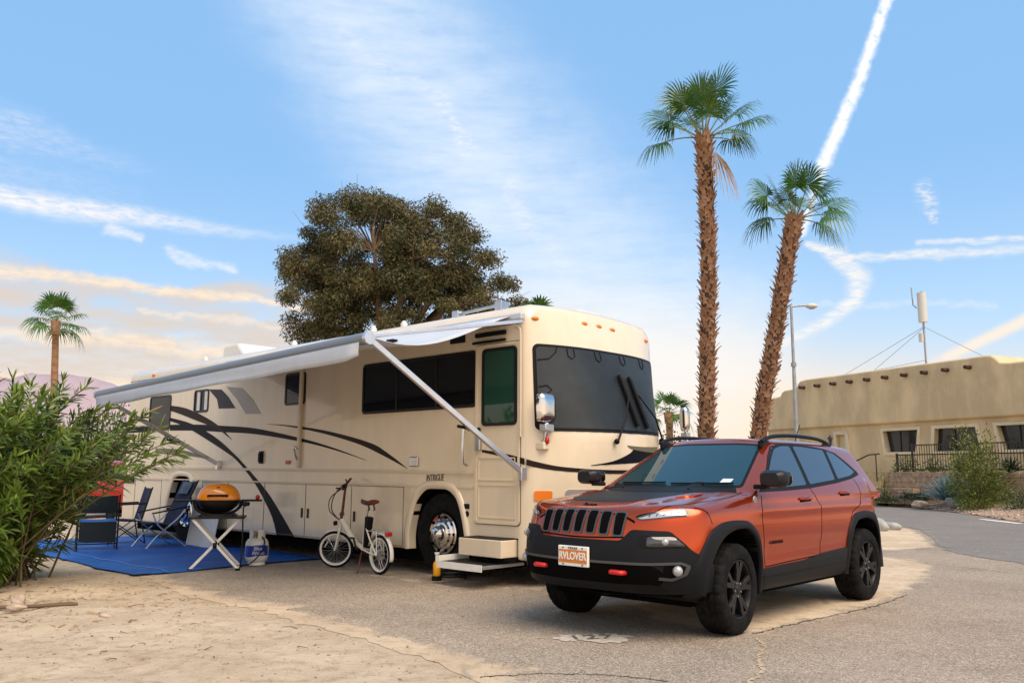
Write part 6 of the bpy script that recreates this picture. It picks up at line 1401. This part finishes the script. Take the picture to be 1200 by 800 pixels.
def palm(label, path, rad, fronds, seed, boots=True, dead=None, scale=1., group='fan palms', fr=.78, pl=.72, nseg=38):
    r = np.random.default_rng(seed); base = np.array(path[0]); T = thing('fan_palm', label, 'palm tree', tuple(path[0]), 0, group); P_ = np.array(smooth_path([tuple(np.array(p) - base) for p in path], 36)); top = P_[-1]
    if boots:
        MB().tube([tuple(p) for p in P_], [rad * .70] * len(P_), 14).build('trunk', 'palm_core', T); bo = MB(); Ltot = np.linalg.norm(np.diff(P_, axis=0), axis=1).sum(); nb = int(Ltot * 78); cum = np.r_[0, np.cumsum(np.linalg.norm(np.diff(P_, axis=0), axis=1))]
        for i in range(nb):
            h = (i + .5) / nb * Ltot; k = min(len(P_) - 2, np.searchsorted(cum, h) - 1 if h > 0 else 0); k = max(k, 0); p = P_[k] + (P_[k + 1] - P_[k]) * ((h - cum[k]) / (cum[k + 1] - cum[k])); ax = unit(P_[k + 1] - P_[k]); a = i * 2.39996 + r.normal(0, .18)
            u = unit(np.cross(ax, [0, 1, .01])); w = np.cross(ax, u); o = u * math.cos(a) + w * math.sin(a); tg = np.cross(ax, o); L = r.uniform(.12, .21); wd = r.uniform(.045, .075); out = r.uniform(.35, .85); f = 1 if h < Ltot - .5 else 1.12
            c = p + o * rad * .62 * f; t1 = c + ax * L * .55 + o * L * out * .35 + tg * r.normal(0, .015); t2 = c + ax * L + o * L * out + tg * r.normal(0, .04); n_ = o * .022
            vs = [c - tg * wd, c + tg * wd, t1 + tg * wd * .8, t1 - tg * wd * .8, t2 + tg * wd * .32, t2 - tg * wd * .32]; vb = [v - n_ - ax * .01 for v in vs]
            bo.add([tuple(v) for v in vs + vb], [(0, 1, 2, 3), (3, 2, 4, 5), (7, 6, 9, 8), (8, 9, 11, 10), (0, 3, 9, 6), (3, 5, 11, 9), (1, 7, 8, 2), (2, 8, 10, 4), (4, 10, 11, 5)])
        bo.build('leaf_boots', 'palm_boot', T, 0, fix=False)
    else: MB().tube([tuple(p) for p in P_], [rad * (1.25 - .35 * t) for t in np.linspace(0, 1, len(P_))], 10).build('trunk', 'palm_trunk', T); MB().tube([tuple(P_[-4] - [0, 0, .3]), tuple(top)], [rad * 1.2, rad * 1.5], 10).build('leaf_base', 'palm_boot', T)
    Vs, Fs = [], []; pt = MB()
    for (az_, el_, pe, ra, dr, ro) in fronds:
        a, e = R(az_), R(el_); d = np.array([math.cos(a) * math.cos(e), math.sin(a) * math.cos(e), math.sin(e)]); b = top + np.array([d[0], d[1], 0]) * rad * .5
        pp = fan(Vs, Fs, b, d, pe * pl, ra * fr, 118, dr, nseg, r, ro); pt.tube([tuple(p) for p in pp], [.022, .018, .015, .013, .012, .011], 5, cap=False)
    np_mesh('crown', np.array(Vs), np.array(Fs), 'palm_leaf', T); pt.build('petiole', 'palm_petiole', T, 60, fix=False)
    if dead:
        Vs, Fs = [], []; b = top + np.array([rad * .6, -rad * .6, -.15]); fan(Vs, Fs, b, dead, .25, 1.0, 42, .5, 18, r); np_mesh('dead_frond', np.array(Vs), np.array(Fs), 'palm_dead', T)
    return T
rr_ = np.random.default_rng(12)
def crown_set(n, low, hi, seed):
    q = np.random.default_rng(seed); return [(137.5 * k + q.normal(0, 12), hi - (hi - low) * (k / (n - 1)) ** .9, q.uniform(.85, 1.15), q.uniform(.85, 1.1), .30 + .5 * k / n, q.normal(0, .3)) for k in range(n)]
f1 = [(100, 86, 1.35, .95, .15, 1.4), (255, 78, 1.15, 1.0, .2, .2), (300, 66, 1.45, 1.05, .22, .3), (160, 64, 1.35, .95, .25, .4), (215, 52, 1.2, 1.0, .3, -.5), (168, 38, 1.15, 1.05, .4, .3), (195, 24, .95, .95, .6, -.2), (345, 58, 1.0, .9, .35, .3), (8, 44, 1.35, 1.05, .4, .2), (352, 27, 1.35, 1.05, .5, -.2), (320, 6, .85, .85, .8, .2), (182, 4, 1.2, .80, .9, 0), (100, 50, 1.0, .9, .4, 0), (60, 60, 1.1, .95, .3, .2), (130, 74, 1.3, .9, .25, .6), (270, 50, .8, .85, .4, .1), (20, 16, .9, .8, .7, 0)]
palm('taller of the two shaggy fan palms, upright with one dead frond hanging', [(4.12, 18.5, 0), (4.24, 18.5, 3), (4.36, 18.5, 6.04), (4.33, 18.5, 8.80)], .225, f1, 3, True, (.30, -.25, -.95))
f2 = [(80, 84, 1.2, .9, .2, 1.2), (270, 74, 1.1, 1.0, .25, .2), (300, 62, 1.15, .95, .3, -.2), (150, 66, 1.05, 1.0, .3, .3), (185, 48, 1.15, 1.0, .45, .3), (200, 30, 1.0, .95, .65, -.2), (172, 12, .75, .85, .9, 0), (350, 50, 1.1, 1.0, .4, .2), (5, 32, 1.2, 1.05, .5, -.2), (335, 14, .9, .9, .8, .1), (90, 50, .9, .9, .5, 0), (60, 46, 1.05, .95, .4, 0), (240, 40, .8, .8, .5, .1), (10, 4, .8, .8, .9, 0)]
palm('shorter shaggy fan palm leaning to the right by the street lamp', [(5.30, 19.5, 0), (5.55, 19.5, 1.8), (6.13, 19.5, 4.68), (6.65, 19.5, 7.20)], .235, f2, 8, True)
palm('slim distant palm with smooth reddish trunk above the left bush', [(-24.0, 45, 0), (-24.05, 45, 3), (-24.25, 45, 6.5), (-24.40, 45, 9.05)], .17, crown_set(17, -20, 80, 4), 6, False, None, 1, None, .95, .95, 20)
palm('small far palm peeking past the right edge of the windshield', [(7.45, 40, 0), (7.35, 40, 4.0)], .16, crown_set(14, -20, 78, 9), 9, False, None, 1, None, .62, .6, 16)
palm('little palm crown just showing over the front of the motorhome roof', [(.75, 30, 0), (.80, 30, 6.55)], .16, crown_set(14, -25, 70, 14), 10, False, None, 1, None, .6, .6, 16)

def shrub(name, label, cat, loc, rx, ry, h, n, m, seed, leaf=.10, wd=.022, upright=.4, group=None, rz=0):
    group = group or {'shrub': 'shrubs round the terrace wall', 'ground_cover': 'dark low clumps on the gravel', 'bushy_tree': 'far trees beyond the pitch'}.get(name)
    r = np.random.default_rng(seed); T = thing(name, label, cat, loc, rz, group); d = unit(r.normal(0, 1, (n, 3))); d[:, 2] = np.abs(d[:, 2]); rad = r.random(n) ** .45
    lump = 1 + .22 * np.sin(d[:, 0] * 5 + seed) * np.cos(d[:, 1] * 4 + d[:, 2] * 6); P_ = d * (rad * lump)[:, None] * [rx, ry, h]; dv = unit(d + [0, 0, upright] + r.normal(0, .5, (n, 3)))
    V, F = blades(P_, dv, unit(r.normal(0, 1, (n, 3))), r.uniform(.6, 1.2, n) * leaf, np.full(n, wd), np.full(n, .2), 2); np_mesh('foliage', V, F, m, T)
    st = MB()
    for k in range(9): q = P_[r.integers(n)]; st.tube([(q[0] * .1, q[1] * .1, -.02), tuple(q * .6 + [0, 0, .1 * h]), tuple(q)], [.018, .012, .005], 5, cap=False)
    st.build('stem', 'stem', T, 60, fix=False); return T
def spiky(name, label, cat, loc, n, L, wd, m, seed, el=(15, 85)):
    r = np.random.default_rng(seed); T = thing(name, label, cat, loc, 0, 'dark yuccas on the terrace' if name == 'yucca' else None); C, Dv, U = [], [], []
    for k in range(n): a = k * 2.4; e = R(el[1] - (el[1] - el[0]) * (k / n) ** .8); dv = np.array([math.cos(a) * math.cos(e), math.sin(a) * math.cos(e), math.sin(e)]); C.append(dv * .03); Dv.append(dv); U.append(np.cross(np.cross(dv, [0, 0, 1]) + 1e-6, dv))
    V, F = blades(np.array(C), np.array(Dv), unit(np.array(U)), r.uniform(.85, 1.1, n) * L, np.full(n, wd), np.full(n, .12), 4); o = np_mesh('rosette', V, F, m, T); q = o.modifiers.new('t', 'SOLIDIFY'); q.thickness = wd * .35
    return T
bl = lambda x, y, z: tuple(to_w @ Vector((x, y, z)))
shrub('shrub', 'leafy green shrub at the left end of the railing', 'shrub', bl(1.45, 2.9, 1.3), .55, .35, .62, 420, 'shrub', 31); shrub('shrub', 'rounder green shrub below the second window from the door', 'shrub', bl(.17, 2.9, 1.3), .50, .35, .55, 420, 'shrub', 32)
spiky('yucca', 'dark spiky yucca on the wall left of the pale airy bush', 'plant', bl(-1.03, 2.95, 1.3), 46, .62, .03, 'shrub_dark', 33); spiky('yucca', 'dark spiky yucca on the wall right of the pale airy bush', 'plant', bl(-2.95, 2.95, 1.3), 46, .62, .03, 'shrub_dark', 34)
T_ = shrub('desert_bush', 'tall airy yellow green bush growing in front of the block wall', 'bush', bl(-2.65, 4.2, .30), .95, .85, 2.45, 5200, 'shrub_olive', 35, .12, .024, .6); shrub('shrub', 'low olive shrub at the gravel edge beneath the airy bush', 'shrub', bl(-3.1, 4.75, .08), .75, .5, .45, 700, 'shrub_olive', 36)
shrub('ground_cover', 'left of two dark low clumps at the wall foot', 'plant', bl(.65, 3.65, .32), .42, .35, .26, 420, 'shrub_dark', 37, .08); shrub('ground_cover', 'right of two dark low clumps at the wall foot', 'plant', bl(.02, 3.85, .30), .44, .35, .26, 420, 'shrub_dark', 38, .08)
shrub('ground_cover', 'dark low clump below the thin upright shrub by the steps', 'plant', bl(1.3, 4.2, .20), .5, .4, .26, 460, 'shrub_dark', 39, .08); shrub('shrub', 'thin upright shrub standing beside the garden steps', 'shrub', bl(1.6, 3.95, .26), .30, .28, 1.0, 420, 'shrub_olive', 40, .08, .016, .8)
spiky('agave', 'blue grey agave rosette against the block wall', 'plant', bl(-1.14, 3.85, .30), 52, 1.0, .05, 'agave', 41); spiky('small_agave', 'small pale agave lying beside the grey boulder', 'plant', bl(-2.1, 4.2, .24), 26, .45, .035, 'agave', 42, (5, 60))
shrub('shrub', 'dark green shrub in the gravel at the right edge', 'shrub', bl(-4.35, 4.45, .12), .7, .6, .75, 800, 'shrub', 43)
def rock(name, label, loc, s, m, seed):
    r = np.random.default_rng(seed); mb = MB().ball((0, 0, s[2] * .35), s, 18, 12); ph = r.uniform(0, 6, 6)
    mb.v = [tuple(np.array(v) * (1 + .16 * math.sin(v[0] / s[0] * 2.3 + ph[0]) * math.cos(v[1] / s[1] * 2.1 + ph[1]) + .10 * math.sin(v[2] / s[2] * 4 + v[0] / s[0] * 3 + ph[2]))) for v in mb.v]
    o = mb.build(name, m, None, 35); o.location = loc; return tag(o, label, 'rock', {'boulder': 'boulders on the gravel', 'kerb_stone': 'pale stones behind the car', 'stone': 'stones on the sand'}.get(name))
rock('boulder', 'grey boulder beside the blue grey agave', bl(-2.0, 4.15, .20), (.52, .32, .22), 'rock_grey', 1); rock('boulder', 'tan boulder half buried left of the grey boulder', bl(-.55, 4.5, .14), (.3, .25, .14), 'rock', 2)
rock('kerb_stone', 'pale rough stone at the sand edge behind the parked car', (8.75, 20.1, .03), (.24, .15, .11), 'rock_grey', 3); rock('kerb_stone', 'larger pale stone nearly hidden by the rear wheel of the car', (8.35, 19.7, .05), (.20, .16, .17), 'rock_grey', 4)
# stones strewn over the gravel bed: nobody could count them
V, F = [], []; r = np.random.default_rng(77); ico = [(0, 0, 1), (.9, 0, .3), (.25, .85, .3), (-.75, .5, .3), (-.7, -.55, .3), (.3, -.85, .3), (0, 0, -.6)]; icf = [(0, 1, 2), (0, 2, 3), (0, 3, 4), (0, 4, 5), (0, 5, 1), (6, 2, 1), (6, 3, 2), (6, 4, 3), (6, 5, 4), (6, 1, 5)]
def pebbles(name, pts, sizes, m, label):
    V, F = [], []
    for (x, y, z), s in zip(pts, sizes):
        a = r.uniform(0, 6.28); ca, sa = math.cos(a), math.sin(a); q = r.uniform(.7, 1.2, 3); b = len(V)
        for v in ico: vx_, vy_, vz_ = v[0] * q[0], v[1] * q[1], v[2] * q[2] * .6; V.append((x + s * (vx_ * ca - vy_ * sa), y + s * (vx_ * sa + vy_ * ca), z + s * vz_))
        F += [tuple(i + b for i in f) for f in icf]
    o = np_mesh(name, V, F, m); tag(o, label, 'pebbles', kind='stuff'); return o
pts, sz = [], []
for _ in range(2600):
    i = r.integers(0, 58); t = r.random(); f_ = fe[i] + (fe[i + 1] - fe[i]) * r.random(); b_ = bk[i]; x = f_[0] * (1 - t) + b_[0] * t; y = f_[1] * (1 - t) + b_[1] * t; pts.append((x, y, .02 + .30 * t)); sz.append(r.uniform(.03, .10))
pebbles('gravel_stones', pts, sz, 'rock', 'loose tan stones covering the gravel bed')
# pebbles, twigs and dry leaves on the sand
pts, sz = [], []
while len(pts) < 2600:
    x, y = r.uniform(-6.5, .6), r.uniform(4.6, 11); 
    if abs(x) > y * .72: continue
    on = sandside_at(x, y) if False else height(x, y) > -.003
    if not on and r.random() < .35: continue
    pts.append((x, y, max(height(x, y), .0) + .001)); sz.append(min(.028, .0035 + r.exponential(.0035)))
pebbles('pebbles', pts, sz, 'pebble', 'small pebbles scattered over the sand and the pad edge')
tw = MB()
for _ in range(75):
    x, y = r.uniform(-5.6, -1.5), r.uniform(6.0, 9.6)
    if height(x, y) < -.003: continue
    a = r.uniform(0, 6.28); L = r.uniform(.03, .16); z = height(x, y) + .008; tw.tube([(x, y, z - .004), (x + L * .5 * math.cos(a), y + L * .5 * math.sin(a), z + .006), (x + L * math.cos(a + .3), y + L * math.sin(a + .3), z)], [.0035, .003, .0015], 5)
tag(tw.build('twigs', 'twig', None, 0, fix=False), 'scattered dry twigs on the sand', 'twigs', kind='stuff')
n = 240; P_ = np.stack([r.normal(-4.6, .9, n), r.normal(8.5, .9, n)], 1); z = np.array([max(0, height(a, b)) + .008 for a, b in P_]); a = r.uniform(0, 6.28, n)
V, F = blades(np.c_[P_, z], np.stack([np.cos(a), np.sin(a), r.uniform(0, .15, n)], 1), unit(np.c_[r.normal(0, .3, (n, 2)), np.ones(n)]), r.uniform(.05, .12, n), r.uniform(.006, .011, n), r.uniform(-.1, .1, n), 3)
tag(np_mesh('dry_leaves', V, F, 'dead_leaf'), 'fallen dry leaves under the oleander bush', 'leaves', kind='stuff')
st = MB().tube([(-5.3, 8.02, .05), (-4.75, 8.14, .045), (-4.4, 8.2, .05), (-4.14, 8.30, .055), (-4.08, 8.33, .05)], [.018, .020, .018, .024, .014], 8).build('stick', 'twig', None); tag(st, 'dark bare stick lying on the sand at the left edge', 'stick')
rock('stone', 'pale flat stone lying on the dark stick', (-4.50, 8.06, .05), (.085, .05, .035), 'rock', 11); rock('stone', 'pale upright stone just behind the dark stick', (-4.66, 8.36, .05), (.07, .05, .05), 'rock', 12); rock('stone', 'small buff stone alone on the sand in front of the mat corner', (-3.55, 7.75, .03), (.06, .045, .03), 'rock', 13)
# low growth beyond the pitch
def far_tree(name, label, loc, rx, h, seed, m='shrub', n=2600, leaf=.22):
    return shrub(name, label, 'tree', loc, rx, rx * .8, h, n, m, seed, leaf, .055, .2)
far_tree('bushy_tree', 'far bushy tree at the foot of the hills left of the motorhome', (-19.5, 42, .3), 2.6, 4.2, 51); far_tree('bushy_tree', 'rounder far tree right behind the drooping end of the awning', (-15.8, 38, .3), 2.3, 3.7, 52)
far_tree('bushy_tree', 'dark far tree behind the left palm trunk', (-27, 46, .3), 3.2, 4.0, 53, 'shrub_dark'); far_tree('bushy_tree', 'green shrubby tree low behind the right edge of the windshield', (7.35, 38, .2), .95, 3.0, 54, 'shrub', 1500, .16)
# street lamp
SL = thing('street_lamp', 'thin grey street lamp with a small side-facing head', 'street lamp', (8.98, 27, 0), 0)
MB().tube([(0, 0, 0), (0, 0, 3.9), (0, 0, 4.7), (0, 0, 6.58)], [.075, .065, .050, .042], 12).lathe([(.085, 4.62), (.085, 4.74)], 12).build('pole', 'galv', SL); MB().tube([(-.04, 0, 6.56), (.50, 0, 6.60)], .032, 8).build('arm', 'galv', SL)
hd = MB().ball((.66, 0, 6.58), (.20, .13, .09), 16, 10).build('lamp_head', 'antenna_grey', SL); MB().ball((.66, 0, 6.53), (.13, .10, .06), 14, 8).build('lens', 'lamp_glass', hd)
